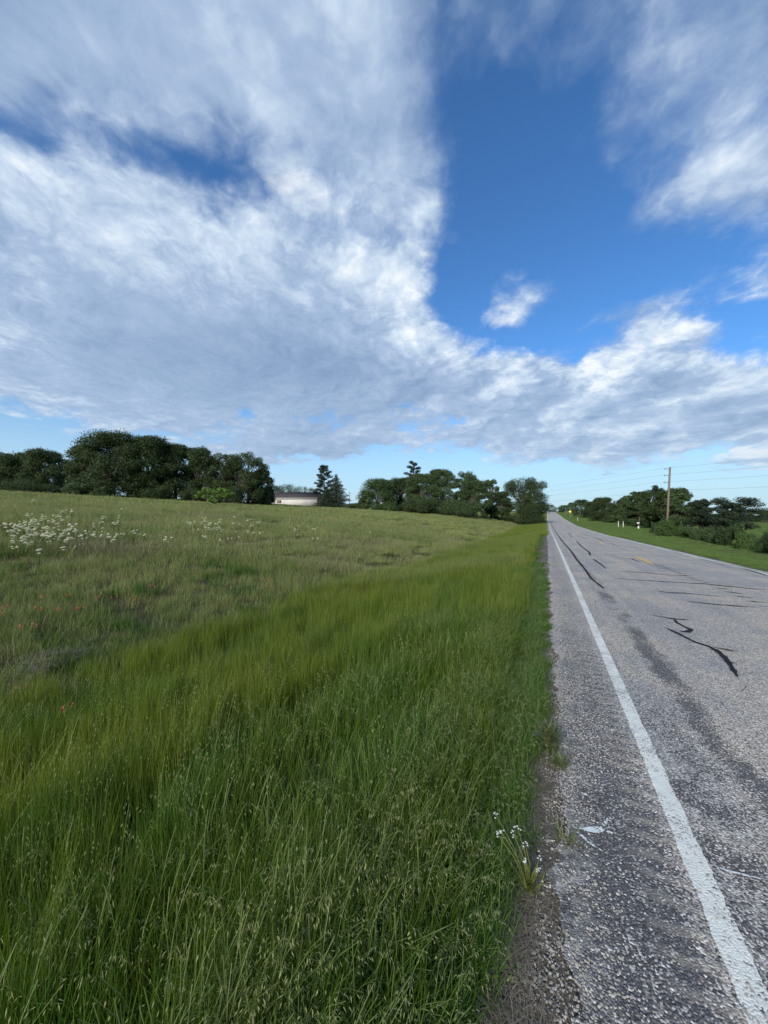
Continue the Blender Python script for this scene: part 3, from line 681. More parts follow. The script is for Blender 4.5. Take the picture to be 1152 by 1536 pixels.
def straw():
    r = np.random.RandomState(8); n = 900; y = r.uniform(.2, 14, n) ** 1.0; y = .3 + 13 * r.rand(n) ** 1.8; x = -.02 - np.abs(r.normal(.22, .2, n)) * (1 + .3 * (y < 1.3))
    a = np.stack([x, y, ground_z(x, y) + .012, r.rand(n) * 6.283, r.normal(0, .08, n), r.normal(0, .08, n), .6 + .6 * r.rand(n), .6 + .6 * r.rand(n), r.randint(0, 3, n)], 1)
    # flattened grey straw left in the ditch
    P = []
    for _ in range(10):
        px, py = r.uniform(0, 130), 0; py = 1035 - .42 * px + r.normal(0, 9); h_ = hit(px, py)
        if h_: P.append((h_[0], h_[1]))
    for _ in range(6):
        px = r.uniform(90, 140); h_ = hit(px, 990 - .1 * (px - 90) + r.normal(0, 3)); P.append((h_[0], h_[1]))
    P = np.array(P); m = len(P)
    b_ = np.stack([P[:, 0], P[:, 1], ground_z(P[:, 0], P[:, 1]) + .06 + .08 * r.rand(m), r.rand(m) * 6.283, r.normal(0, .15, m), r.normal(0, .15, m), 1.8 + r.rand(m), .9 + r.rand(m), r.randint(0, 3, m)], 1)
    return np.concatenate([a, b_])
scatter('dead_straw', 'straw', straw(), 'dead grey brown straw littering the dirt edge and ditch')
# loose stones on the broken shoulder
M_peb = foliage_mat('pebble', (.17, .165, .155), (.48, .47, .45), (.10, .10, .10), 0.0, None, 40, rough=.8)
for k in range(4):
    import bmesh
    bm = bmesh.new(); bmesh.ops.create_icosphere(bm, subdivisions=2 if k < 2 else 1, radius=.0058)
    for v in bm.verts: v.co *= 1 + .35 * mnoise.noise(v.co * 90 + Vector((k * 7, 0, 0))); v.co.z *= .6; v.co.x *= 1.25
    me = bpy.data.meshes.new('pebble'); bm.to_mesh(me); bm.free(); me.materials.append(M_peb); PROTO.setdefault('gravel', []).append(bpy.data.objects.new('pebble', me))
    a = me.attributes.new('tint', 'FLOAT_COLOR', 'POINT'); a.data.foreach_set('color', np.tile([0, 0, (k + .5) / 4, 1], (len(me.vertices), 1)).astype(np.float32).ravel())
def gravel():
    r = np.random.RandomState(9); n = 44000; y = -.2 + 16 * r.rand(n) ** 1.9; x = -.05 + r.normal(0, .19, n) + .04 * nz(y, y * 0, 1.0, 2)
    k = (nz(x, y, 3.0, 12) + .6 * nz(x, y, 9.0, 2) > -.05) & (x < .30); x, y = x[k], y[k]; n = len(x)
    z = np.where(x < .07, ground_z(x, y) + .006, zroad(y) + .002)
    s = .35 + .75 * r.rand(n) ** 2.5
    return np.stack([x, y, z, r.rand(n) * 6.283, r.normal(0, .4, n), r.normal(0, .4, n), s, s, r.randint(0, 4, n)], 1)
scatter('gravel', 'gravel', gravel(), 'loose pale chips strewn along the crumbling pavement edge')

# ------------------------------------------------------------------ trees
def crown_mesh(name, blobs, n, leaf, mat, rs, asp=.55, droop=0.0, flat=0.0, surf=.45):
    """leafy faces spread through a set of leaf masses (cx,cy,cz,rx,ry,rz)"""
    B = np.array(blobs); vol = (B[:, 3] * B[:, 4] * B[:, 5]) ** (2 / 3); pr = vol / vol.sum()
    k = rs.choice(len(B), n, p=pr); d = rs.normal(size=(n, 3)); d /= np.linalg.norm(d, axis=1)[:, None]
    r = surf + (1 - surf) * rs.rand(n) ** .5; r *= 1 + .16 * rs.normal(size=n)
    c = B[k, :3] + d * B[k, 3:6] * r[:, None]
    c[:, 2] = np.maximum(c[:, 2], .05)
    nr = d * .6 + rs.normal(size=(n, 3)) * .6; nr[:, 2] += .35 + flat; nr /= np.linalg.norm(nr, axis=1)[:, None]
    t = np.cross(nr, rs.normal(size=(n, 3))); t[:, 2] -= droop; t /= np.linalg.norm(t, axis=1)[:, None]; b_ = np.cross(nr, t)
    L = leaf * (.6 + .8 * rs.rand(n))[:, None]; Wd = L * asp
    V = np.stack([c - t * L * .5, c + b_ * Wd * .5 - t * L * .05, c + t * L * .5 + nr * L * .1, c - b_ * Wd * .5 + t * L * .08], 1).reshape(-1, 3)
    Q = np.arange(4 * n).reshape(-1, 4)
    tint = np.repeat(np.stack([np.zeros(n), rs.rand(n), np.clip(.5 * rs.rand(n) + .5 * (k * 37 % 11) / 10., 0, 1), np.ones(n)], 1), 4, axis=0)
    return mesh_np(name, V, [Q], mat, {'tint': tint})
def limb(mb, a, b_, r0, r1, sag, rs, n=5):
    a, b_ = Vector(a), Vector(b_); pts = []
    for i in range(n + 1):
        f = i / n; p = a.lerp(b_, f); p.z += sag * math.sin(f * math.pi); p += Vector(rs.normal(size=3) * .03 * (b_ - a).length * (0 < i < n)); pts.append(p)
    mb.tube(pts, [r0 * (1 - i / n) + r1 * i / n for i in range(n + 1)], 6, cap=True)
def tree(px, d, ytop, hw, kind, label, group, mat=None, name='tree', seed=0, n=None, base=.04, cat='tree', shape=None, lean=0.0, dense=1.0, top_off=0.0):
    x, y = polar(px, d); zg = gz(x, y) - .05; rs = np.random.RandomState(1000 + seed)
    H = max((HY - ytop) / F * d + CZ - zg, .8); Wd = hw / F * d * math.cos(0)     # half width in metres
    root = thing(name, label, cat, (x, y, zg), 0, group)
    tb = MB(); blobs = []; rt_ = np.array([CT, ST, 0]); fo = np.array([-ST, CT, 0])
    if kind == 'oak':            # broad, rounded, bumpy outline
        nb_ = int(85 * dense)
        for i in range(nb_):
            f = rs.rand(); zz = base + (1 - base) * (1 - (1 - f) ** 1.15)
            prof = math.sqrt(max(0, 1 - (max(zz - .42, 0) / .62) ** 2)) * (.80 + .20 * min(1, zz / .25))
            a = rs.rand() * 6.283; rr = prof * (.35 + .57 * math.sqrt(rs.rand()))
            br = (.13 + .15 * rs.rand()); s_ = min(Wd, H * .8)
            p = np.array([math.cos(a) * rr * Wd, math.sin(a) * rr * Wd * .8, min(zz * H, H - br * s_ * .7)])
            blobs.append((*p, br * s_ * 1.35, br * s_ * 1.35, br * s_ * .95))
        for i in range(60):
            k_ = blobs[rs.randint(0, nb_)]; d_ = rs.normal(size=3); d_ /= np.linalg.norm(d_); d_[2] = abs(d_[2])
            br = (.04 + .05 * rs.rand()) * min(Wd, H * .8); p = np.array(k_[:3]) + d_ * np.array(k_[3:]) * 1.0
            p[2] = min(p[2], H - br * .5); blobs.append((*p, br * 1.3, br * 1.3, br * .9))
        tb.tube([(0, 0, -.2), (.03 * H, 0, H * .15), (0, .02 * H, H * .3), (0, 0, H * .6)], [.035 * H, .026 * H, .022 * H, .01 * H], 8)
        for bl in blobs[:nb_:3]: limb(tb, (0, 0, H * (.18 + .2 * rs.rand())), bl[:3], .013 * H, .004 * H, .02 * H, rs)
        leaf = .25; nn = int(34000 * (Wd * H / 40) ** .8 * dense)
    elif kind == 'open':         # taller, gappy crown held up on visible limbs
        nb_ = int(60 * dense)
        for i in range(nb_):
            zz = .22 + .76 * rs.rand() ** .9; prof = math.sqrt(max(0.02, 1 - (abs(zz - .56) / .46) ** 2)); a = rs.rand() * 6.283; rr = prof * (.45 + .5 * rs.rand())
            br = (.11 + .12 * rs.rand()) * min(Wd, H * .6); p = np.array([math.cos(a) * rr * Wd, math.sin(a) * rr * Wd * .8, zz * H - br * .5])
            blobs.append((*p, br * 1.2, br * 1.2, br * 1.0))
        for i in range(int(8 * dense)):
            a = rs.rand() * 6.283; br = .2 * Wd; blobs.append((math.cos(a) * Wd * .5, math.sin(a) * Wd * .4, H * (.08 + .22 * rs.rand()), br * 1.3, br * 1.3, br))
        tb.tube([(0, 0, -.2), (.02 * H, 0, H * .2), (0, .01 * H, H * .4), (0, 0, H * .8)], [.03 * H, .022 * H, .018 * H, .006 * H], 8)
        for bl in blobs: limb(tb, (0, 0, H * (.15 + .35 * rs.rand())), bl[:3], .011 * H, .003 * H, .02 * H, rs)
        leaf = .24; nn = int(21000 * (Wd * H / 40) ** .8 * dense)
    elif kind == 'cedar':        # conical in shelves of boughs
        m = int(17 * dense)
        for i in range(m):
            f = (i + .5) / m; zz = base + (.98 - base) * f; rad = Wd * (1 - f) ** .75 * (1.0 + .15 * math.sin(i * 2.4)) + .15
            k = 6 if f < .7 else 4
            for j in range(k):
                a = j * 6.283 / k + i * 1.1 + rs.rand() * .5; rr = rad * (.35 + .5 * rs.rand())
                blobs.append((math.cos(a) * rr, math.sin(a) * rr, zz * H - .03 * H * rs.rand(), rad * .42 + .12, rad * .42 + .12, .028 * H + .10))
            blobs.append((0, 0, zz * H, rad * .4 + .1, rad * .4 + .1, .03 * H))
        tb.tube([(0, 0, -.2), (0, 0, H * .5), (0, 0, H * .97)], [.02 * H, .014 * H, .004 * H], 8)
        leaf = .22; nn = int(15000 * (Wd * H / 25) ** .8 * dense)
    elif kind == 'pine':         # thin crown of separated tufted boughs
        m = int(26 * dense)
        for i in range(m):
            f = (i + .5) / m; zz = .28 + .70 * f; rad = Wd * (1 - (max(f - .35, 0) / .75) ** 1.6) * (.55 + .5 * rs.rand()); a = i * 2.4 + rs.rand()
            p = (math.cos(a) * rad, math.sin(a) * rad, zz * H + .02 * H)
            limb(tb, (0, 0, zz * H - .03 * H), p, .007 * H, .003 * H, .0, rs, 4)
            for q in (.55, .85, 1.0):
                blobs.append((p[0] * q, p[1] * q, zz * H - .01 * H + .03 * H * q, .13 * Wd + .2, .13 * Wd + .2, .028 * H))
        tb.tube([(0, 0, -.2), (.1, 0, H * .4), (0, 0, H * .97)], [.022 * H, .015 * H, .004 * H], 8)
        leaf = .30; nn = int(4200 * (Wd * H / 25) ** .7 * dense)
    elif kind == 'layered':      # flat spreading shelves, wider on top, leaning away
        m = int(15 * dense)
        for i in range(m):
            f = (i + .5) / m; zz = .26 + .70 * f; a = i * 2.4 + rs.rand() * .6
            for s_ in (0, 1):
                aa = a + s_ * 3.1; rad = Wd * (.35 + .62 * rs.rand()) * (1 - .55 * max(0, f - .6)); sh_ = rt_ * Wd * .25 * (f - .4)
                ex = rt_[:2] * math.cos(aa) * rad + fo[:2] * math.sin(aa) * rad * .7
                p = (ex[0] + sh_[0], ex[1] + sh_[1], zz * H)
                limb(tb, (0, 0, H * (.2 + .35 * f)), p, .012 * H, .004 * H, .03 * H, rs, 4)
                for q in (.5, .75, 1.0): blobs.append((p[0] * q, p[1] * q, zz * H - .03 * H * q + .02 * H * rs.normal(), Wd * (.16 + .12 * rs.rand()), Wd * .22, (.035 + .04 * rs.rand()) * H))
        tb.tube([(0, 0, -.2), (.02 * H, 0, H * .25), (0, .03 * H, H * .7)], [.045 * H, .032 * H, .014 * H], 8)
        leaf = .15; nn = int(26000 * dense)
    else:                        # bush: dense to the ground
        for i in range(int(16 * dense)):
            a = rs.rand() * 6.283; rr = Wd * .72 * math.sqrt(rs.rand()); br = .30 + .14 * rs.rand(); f = rs.rand()
            mxz = H * (1 - .55 * (rr / Wd) ** 2)
            blobs.append((math.cos(a) * rr, math.sin(a) * rr, max(.1, mxz * (.2 + .62 * f)), br * Wd * .9, br * Wd * .9, br * H * .62))
        for i in range(5):
            a = rs.rand() * 6.283; tb.tube([(0, 0, -.1), (math.cos(a) * Wd * .2, math.sin(a) * Wd * .2, H * .4), (math.cos(a) * Wd * .45, math.sin(a) * Wd * .45, H * .8)], [.05 + .01 * H, .03 + .004 * H, .01], 5)
        leaf = min(.22, .04 + .0019 * d); nn = int(10000 * dense)
    nn = n or nn; nn = max(1500, min(nn, 70000))
    if d > 160: leaf *= 1.5; nn = min(nn, 5000)
    link('trunk' if kind != 'bush' else 'stem', tb.mesh('trunk', M_bark, True), root)
    link('crown' if kind != 'bush' else 'foliage', crown_mesh('crown', blobs, nn, leaf, mat or M_oak, rs, droop=.5 if kind == 'cedar' else 0, flat=.5 if kind in ('layered', 'pine') else 0), root)
    if lean: root.rotation_euler = (lean * ST * -1, lean * CT, 0)
    return root

GL = 'trees of the wood behind the meadow'
T = [
 (-30, 84, 684, 40, 'oak', 'dark round tree at the far left edge of the wood'),
 (22, 82, 681, 36, 'oak', 'low broad dark tree standing leftmost in the wood'),
 (66, 80, 677, 34, 'oak', 'dark rounded tree second from the left end of the wood'),
 (104, 88, 689, 24, 'open', 'thin airy tree filling the dip left of the tallest oak'),
 (128, 74, 668, 28, 'oak', 'shoulder tree on the left flank of the tallest oak'),
 (168, 71, 650, 50, 'oak', 'tallest and broadest dark oak of the wood'),
 (222, 73, 656, 38, 'oak', 'tall dark oak just right of the tallest one'),
 (262, 76, 668, 32, 'oak', 'dark oak with a ragged top in the middle of the wood'),
 (298, 76, 673, 32, 'oak', 'dark oak whose crown rises behind the small green tree'),
 (338, 75, 679, 30, 'open', 'gappy oak with sky showing through its crown'),
 (372, 74, 679, 38, 'open', 'spreading oak at the right end of the wood'),
 (392, 78, 706, 18, 'oak', 'low drooping tree at the right end of the wood beside the shed'),
]
for i, t in enumerate(T): tree(*t, GL, seed=i, name='oak_tree', base=.02, dense=1.1)
for i, (px, d, yt, hw, lb) in enumerate([(112, 66, 722, 18, 'pale green bush at the foot of the wood by the thin tree'), (150, 65, 728, 14, 'low bush under the tallest oak of the wood'), (290, 70, 728, 18, 'dark undergrowth bush behind the small green tree'),
    (40, 74, 715, 40, 'dark undergrowth bush at the left foot of the wood'), (236, 69, 724, 26, 'dark undergrowth bush under the middle oaks'), (350, 70, 722, 26, 'dark undergrowth bush under the gappy oak'), (398, 76, 732, 14, 'bush filling the gap between the wood and the shed')]):
    tree(px, d, yt, hw, 'bush', lb, 'bushes at the foot of the wood', mat=M_oak if i in (2, 3, 4, 5) else M_elm, name='bush', seed=40 + i, cat='bush')
# small light green tree standing in the meadow
def small_tree():
    x, y = polar(322, 44); z = gz(x, y) - .03; root = thing('small_tree', 'small bright green wide-topped tree standing alone in the meadow', 'tree', (x, y, z)); rs = np.random.RandomState(77)
    s = 44 / F; tb = MB(); bl = []
    H = (HY - 731) * s + CZ - z
    spots = [(-20, .72), (-13, .90), (-5, .82), (3, .74), (10, .88), (18, .80), (24, .66), (-24, .56), (-12, .55), (0, .52), (9, .58), (17, .55), (-4, .36), (4, .34)]
    for q, f in spots:
        for yy in (-1, 1):
            X = q * s; p = Vector((X * CT, X * ST, f * H)) + Vector((-ST, CT, 0)) * yy * .45 * (1 - abs(q) / 50); bl.append((p.x, p.y, p.z, 4.6 * s, 4.6 * s, .10 * H))
            limb(tb, (0, 0, .18 * H), p, .05, .015, .05, rs, 4)
    tb.tube([(0, 0, -.1), (.03, 0, .15 * H), (0, 0, .35 * H)], [.10, .08, .05], 8)
    link('trunk', tb.mesh('trunk', M_bark, True), root); link('crown', crown_mesh('crown', bl, 5200, .16, M_light, rs), root)
small_tree()
G2 = 'distant trees behind the shed'
for i, t in enumerate([(412, 165, 729, 20, 'oak', 'low dark tree behind the left end of the shed'), (432, 160, 727, 20, 'oak', 'rounded dark tree behind the shed roof'), (452, 158, 729, 16, 'open', 'ragged low tree behind the right half of the shed roof'), (470, 160, 731, 12, 'open', 'thin small tree between the shed roof and the open conifer')]):
    tree(*t, G2, seed=60 + i, name='tree', mat=M_elm if i > 1 else M_oak, n=5000)
G3 = 'conifers right of the shed'
tree(486, 128, 698, 16, 'pine', 'tall open-topped conifer right of the shed', G3, mat=M_cedar, name='conifer', seed=70, dense=1.7, n=12000)
tree(504, 125, 710, 21, 'cedar', 'dense pointed conifer right of the open-topped one', G3, mat=M_cedar, name='conifer', seed=71)
tree(489, 122, 732, 19, 'cedar', 'short dark conifer at the foot of the open-topped one beside the shed', G3, mat=M_cedar, name='conifer', seed=72)
G4 = 'trees in the middle of the view left of the road'
T = [
 (546, 104, 741, 12, 'bush', 'small loose bush left of the round bright tree', M_elm), (535, 108, 752, 16, 'bush', 'lowest flat bush at the left end of the middle trees', M_elm),
 (567, 100, 719, 27, 'oak', 'round mid green tree at the left end of the middle trees', M_elm), (600, 108, 718, 26, 'oak', 'dark tree between the round green tree and the pine', M_oak),
 (620, 116, 692, 20, 'pine', 'lone pine with a sparse crown rising above the middle trees', M_cedar),
 (632, 100, 712, 26, 'oak', 'dark drooping tree right under the lone pine', M_elm), (662, 100, 705, 24, 'oak', 'tall dark tree in the centre of the middle trees', M_elm),
 (700, 100, 707, 24, 'open', 'tall pale-crowned tree right of the centre gap', M_elm), (712, 96, 722, 22, 'oak', 'drooping tree leaning right below the pale-crowned one', M_elm),
 (736, 108, 719, 15, 'open', 'narrow tree between the drooping tree and the roadside oak', M_elm), (752, 104, 738, 16, 'oak', 'low dark filler tree left of the roadside oak', M_oak),
 (788, 104, 717, 37, 'open', 'gappy spreading oak nearest the left side of the road', M_oak), (782, 100, 748, 28, 'bush', 'black-green bush under the roadside oak', M_oak),
 (640, 96, 745, 40, 'bush', 'dark undergrowth below the lone pine', M_oak), (690, 95, 742, 40, 'bush', 'dark undergrowth below the pale-crowned tree', M_elm), (585, 98, 752, 16, 'bush', 'light bush at the foot of the round bright tree', M_shrub)]
for i, (px, d, yt, hw, kd, lb, mt) in enumerate(T):
    tree(px, d, yt, hw, kd, lb, G4 if kd != 'bush' else 'bushes under the middle trees', mat=mt, name={'bush': 'bush', 'pine': 'pine_tree'}.get(kd, 'tree'), seed=80 + i, cat='bush' if kd == 'bush' else 'tree', base=.02, dense=1.0 if kd != 'bush' else 1.3)
G5 = 'trees right of the road'
T = [
 (812, 300, 752, 9, 'oak', 'tiny distant tree left of where the road tops the rise', M_oak), (825, 400, 757, 8, 'oak', 'tiny distant tree over the top of the road', M_oak), (838, 380, 761, 10, 'oak', 'low distant tree just right of the top of the road', M_elm),
 (846, 300, 758, 8, 'oak', 'tiny distant tree left of the yellow sign', M_oak),
 (858, 250, 754, 8, 'oak', 'small distant tree behind the yellow sign', M_elm), (872, 165, 750, 13, 'oak', 'dark tree just right of the yellow sign', M_oak), (888, 160, 753, 12, 'oak', 'dark tree second to the right from the yellow sign', M_oak),
 (905, 125, 747, 18, 'oak', 'dark round-topped tree above the white marker posts', M_oak), (926, 110, 750, 16, 'open', 'loose tree left of the mailbox', M_oak),
 (945, 96, 744, 16, 'oak', 'mid green tree behind the mailbox', M_elm), (958, 92, 738, 14, 'oak', 'dark tree just right of the mailbox', M_oak),
 (980, 76, 727, 18, 'open', 'tallest tree left of the utility pole', M_oak), (998, 72, 737, 20, 'oak', 'broad dark tree behind the utility pole', M_oak), (1016, 70, 733, 20, 'oak', 'rounded tree right of the utility pole', M_elm),
 (1050, 58, 748, 20, 'layered', 'flat-topped dark tree left of the largest layered one', M_cedar), (1098, 50, 745, 40, 'layered', 'large dark tree with flat layered boughs on the right', M_cedar),
 (1150, 130, 766, 26, 'oak', 'distant dark tree at the right edge beyond the pasture', M_oak), (1110, 140, 771, 26, 'oak', 'distant dark tree under the layered one beyond the pasture', M_oak), (1070, 140, 771, 22, 'oak', 'distant dark tree left of the layered one beyond the pasture', M_elm), (1195, 130, 766, 26, 'oak', 'distant dark tree just past the right edge of the view', M_oak)]
for i, (px, d, yt, hw, kd, lb, mt) in enumerate(T):
    tree(px, d, yt, hw, kd, lb, G5, mat=mt, name='tree', seed=120 + i, base=.03, dense=1.1)
G6 = 'shrubs of the hedge line along the mown verge'
T = [(1000, 52, 777, 15, 'tall loose light green shrub at the foot of the utility pole', M_shrub), (984, 58, 784, 10, 'small dark shrub left of the utility pole', M_elm), (1018, 52, 786, 12, 'low light shrub just right of the utility pole', M_shrub),
 (1034, 48, 788, 12, 'low shrub third to the right from the utility pole', M_elm), (1052, 45, 789, 12, 'low mounded shrub in the middle of the hedge line', M_elm), (1070, 42, 790, 12, 'low mounded shrub left of the layered tree trunk', M_elm),
 (1092, 39, 782, 15, 'tall dark shrub in front of the layered tree trunk', M_oak), (1111, 37.5, 781, 9, 'narrow upright shrub right of the layered tree trunk', M_elm), (1118, 35, 798, 13, 'low leafy shrub left of the gap in the hedge line', M_shrub), (1158, 31, 794, 20, 'big dark shrub at the right edge of the view', M_oak),
 (948, 88, 778, 10, 'dark shrub behind the white fence posts', M_oak), (915, 112, 777, 12, 'low dark shrub at the foot of the round-topped tree', M_oak), (1065, 70, 778, 14, 'pale bush in the pasture behind the hedge line', M_shrub)]
for i, (px, d, yt, hw, lb, mt) in enumerate(T): tree(px, d, yt, hw, 'bush', lb, G6, mat=mt, name='shrub', seed=160 + i, cat='shrub', dense=1.2)

# ------------------------------------------------------------------ shed
def shed():
    x, y = polar(443, 124); L = 68 / F * 124; z = 5.0; zg = gz(x, y); zz = min(zg, (HY - 757.5) / F * 124 + CZ)
    root = thing('shed', 'long low pale metal shed with dark grey roof beside conifers', 'shed', (x, y, zz + .25), TH + R_(-4))
    m_wall, t, o = new_mat('ribbed_pale_metal'); g = t.n.new('ShaderNodeTexCoord'); X, Y, Z = t.sep(g.outputs['Object'])
    n = t.noise(t.comb(t.math('MULTIPLY', X, 1.0), Y, t.math('MULTIPLY', Z, .4)), 1.3, 5, .7).outputs['Fac']; rib = t.math('SINE', t.math('MULTIPLY', X, 21))
    c = t.mix(n, c4((.36, .35, .33)), c4((.62, .61, .59))); bp = t.n.new('ShaderNodeBump'); bp.inputs['Distance'].default_value = .03; t.l.new(rib, bp.inputs['Height']); principled(t, o, c, .6, .3, bp.outputs[0])
    m_roof = simple('roof_shingle', (.042, .040, .040), .9, .25, 3); m_fas = simple('white_fascia', (.62, .60, .58), .6, .1, 2); m_dk = simple('dark_interior', (.02, .02, .02), .9, .1); m_win = simple('rusty_panel', (.17, .14, .09), .8, .4, 6)
    h, dpt = 2.35, 6.0; hl = L / 2
    mb = MB(); mb.box((.3, .1, h / 2 - .3), (L - .9, .2, h + .6)); mb.box((hl - .25, dpt / 2, h / 2 - .3), (.2, dpt - .3, h + .6)); mb.box((.3, dpt - .1, h / 2 - .3), (L - .9, .2, h + .6)); mb.box((-hl + .05, dpt * .6, h / 2 - .3), (.15, dpt * .7, h + .6))
    # gable triangles
    for gx in (hl - .35, -hl + .02): mb.add([(gx, .05, h), (gx, dpt - .05, h), (gx, dpt / 2, h + 1.95), (gx + .15, .05, h), (gx + .15, dpt - .05, h), (gx + .15, dpt / 2, h + 1.95)], [(0, 1, 4, 3), (1, 2, 5, 4), (2, 0, 3, 5)], [(0, 2, 1), (3, 4, 5)])
    link('wall', mb.mesh('wall', m_wall), root)
    mb = MB(); e = .45; zr_ = h + 2.1
    def slope(y0, z0, y1, z1):
        v = [(-hl - .3, y0, z0), (hl + .25, y0, z0), (hl + .05, y1, z1), (-hl - .3, y1, z1)]; v += [(a, b_, c_ + .12) for a, b_, c_ in v]
        mb.add(v, [(3, 2, 1, 0), (4, 5, 6, 7), (0, 1, 5, 4), (1, 2, 6, 5), (2, 3, 7, 6), (3, 0, 4, 7)])
    slope(-e, h + .02, dpt / 2, zr_); slope(dpt + e, h + .02, dpt / 2 + .002, zr_)
    roof = link('roof', mb.mesh('roof', m_roof), root)
    mb = MB(); mb.box((0, -e - .04, h + .02), (L + .6, .05, .16)); link('fascia', mb.mesh('fascia', m_fas), roof)
    mb = MB(); mb.box((-hl + 2.0, -.03, h * .55), (1.5, .05, 1.0)); link('window', mb.mesh('window', m_win), root)
    for k in (-.1, .25, .62):
        mb = MB(); mb.box((hl * k * 1.0, -.02, h / 2), (.07, .04, h - .1)); link('trim', mb.mesh('trim', m_fas), root)
    mb = MB(); mb.box((-hl + .0, .12, h / 2), (.16, .16, h)); link('post', mb.mesh('post', m_fas), root)
shed()

# ------------------------------------------------------------------ poles, wires, signs, posts
M_pole = simple('weathered_pole_wood', (.15, .12, .10), .85, .3, 5); M_ins = simple('grey_insulator', (.10, .10, .11), .4, .1); M_wire = simple('wire', (.05, .055, .06), .5, .1)
def wpt(px, d, py): x, y = polar(px, d); return Vector((x, y, (HY - py) / F * d + CZ))
def pole_main():
    d = 55; x, y = polar(999.5, d); z = gz(x, y) - .2; top = wpt(1005.5, d, 700.5); root = thing('utility_pole', 'tall bare wooden utility pole leaning slightly right behind the hedge line', 'pole', (x, y, z))
    mb = MB(); tp = top - Vector((x, y, z)); mb.tube([(0, 0, -.3), tp * .5, tp], [.165, .145, .12], 10); link('pole', mb.mesh('pole', M_pole, True), root)
    A = []
    dirw = Vector((*polar(450, 1)[:2], 0)).normalized(); side = Vector((CT, ST, 0))
    for py in (703.5, 713.5, 724, 737):
        f = (HY - py) / F * d + CZ - z; f = f / tp.z; p = tp * f; q = p - side * (.75 if py < 730 else .3)
        m2 = MB(); m2.tube([p, p.lerp(q, .5), q], [.05, .035, .03], 6); m2.tube([q + Vector((0, 0, -.05)), q + Vector((0, 0, .12))], .06, 6); link('insulator', m2.mesh('insulator', M_ins), root); A.append(q + Vector((x, y, z + .12)))
    return A, dirw
A, dirw = pole_main()
ends = []
d2 = 200; xf, yf = polar(600, d2); zf = gz(xf, yf)
root = thing('utility_pole', 'distant wooden utility pole hidden behind the middle trees', 'pole', (xf, yf, zf)); mb = MB(); mb.tube([(0, 0, -.3), (0, 0, 9.5)], [.19, .14], 8); link('pole', mb.mesh('pole', M_pole, True), root)
for i, (p, lb) in enumerate(zip(A, ('highest power line running off the top of the utility pole', 'second power line down on the utility pole', 'third power line down on the utility pole', 'lowest power line on the utility pole'))):
    mb = MB(); far = Vector((xf, yf, p.z - .4)); dd = (p - far); dd.z = 0; near = p + dd.normalized() * 52; near.z = p.z + .6
    pts = []
    for a, b_, s in ((far, p, 2.0), (p, near, 1.1)):
        for k in range(13):
            f = k / 12; q = a.lerp(b_, f); q.z -= s * 4 * f * (1 - f) * .6; pts.append(q)
    mb.tube([q for j, q in enumerate(pts) if j != 13], .009, 4); tag(link('power_line', mb.mesh('power_line', M_wire)), lb, 'cable', 'power lines on the utility pole')
# small far pole right of the conifers
x, y = polar(524, 190); z = gz(x, y); root = thing('utility_pole', 'tiny distant utility pole with a crossarm right of the conifers', 'pole', (x, y, z - .5)); topz = (HY - 738) / F * 190 + CZ - z
mb = MB(); mb.tube([(0, 0, -1), (0, 0, topz + .5)], [.17, .12], 6); link('pole', mb.mesh('pole', M_pole, True), root)
mb = MB(); mb.box((0, 0, topz), (1.9, .12, .14), TH); link('crossarm', mb.mesh('crossarm', M_pole), root)
# yellow sign
x, y = polar(855, 140); x = 8.2; zz = (HY - 767.7) / F * 140 + CZ; z = gz(x, y)
root = thing('warning_sign', 'yellow diamond warning sign on a post right of the distant road', 'sign', (x, y, z), TH * .2)
M_yp = simple('sign_yellow', (.80, .55, .06), .5, .08, 2); M_blk = simple('sign_black', (.02, .02, .02), .5, .1); M_gal = simple('galvanised_steel', (.32, .33, .33), .5, .1, 3, metal=.3)
s = .62; zz -= z
mb = MB(); mb.add([(0, -.03, zz - s), (s, -.03, zz), (0, -.03, zz + s), (-s, -.03, zz), (0, -.01, zz - s), (s, -.01, zz), (0, -.01, zz + s), (-s, -.01, zz)], [(0, 1, 2, 3), (7, 6, 5, 4), (0, 4, 5, 1), (1, 5, 6, 2), (2, 6, 7, 3), (3, 7, 4, 0)]); plate = link('sign_plate', mb.mesh('plate', M_yp), root)
mb = MB(); s1, s2 = .585, .555
v = []
for ss in (s1, s2): v += [(0, -.034, zz - ss), (ss, -.034, zz), (0, -.034, zz + ss), (-ss, -.034, zz)]
mb.add(v, [(k, (k + 1) % 4, 4 + (k + 1) % 4, 4 + k) for k in range(4)]); link('border', mb.mesh('border', M_blk), plate)
mb = MB(); mb.box((0, .02, zz / 2), (.07, .05, zz + .6)); link('post', mb.mesh('post', M_gal), root)
# marker and fence posts, mailbox
M_wp = simple('white_post_paint', (.62, .62, .58), .6, .12, 5)
def post(px, d, y0, y1, lb, r=.05, grp='white posts along the far verge', nm='marker_post'):
    x, y = polar(px, d); z = gz(x, y); h = (y1 - y0) / F * d; zb = z
    root = thing(nm, lb, 'post', (x, y, zb), 0, grp); mb = MB(); mb.tube([(0, 0, -.3), (0, 0, h * .98), (0, 0, h)], [r, r, r * .6], 8); sh_ = link('shaft', mb.mesh('shaft', M_wp, True), root)
    mb = MB(); mb.tube([(0, 0, h * .80), (0, 0, h * .90)], [r * 1.12, r * 1.12], 8); link('band', mb.mesh('band', M_gal, True), sh_)
post(866.5, 118, 776, 783, 'slim white marker post alone near the yellow sign', .05)
post(927.5, 84, 780, 789, 'left one of the two white posts left of the mailbox', .07)
post(934.8, 82, 781, 790.5, 'right one of the two white posts left of the mailbox', .07)
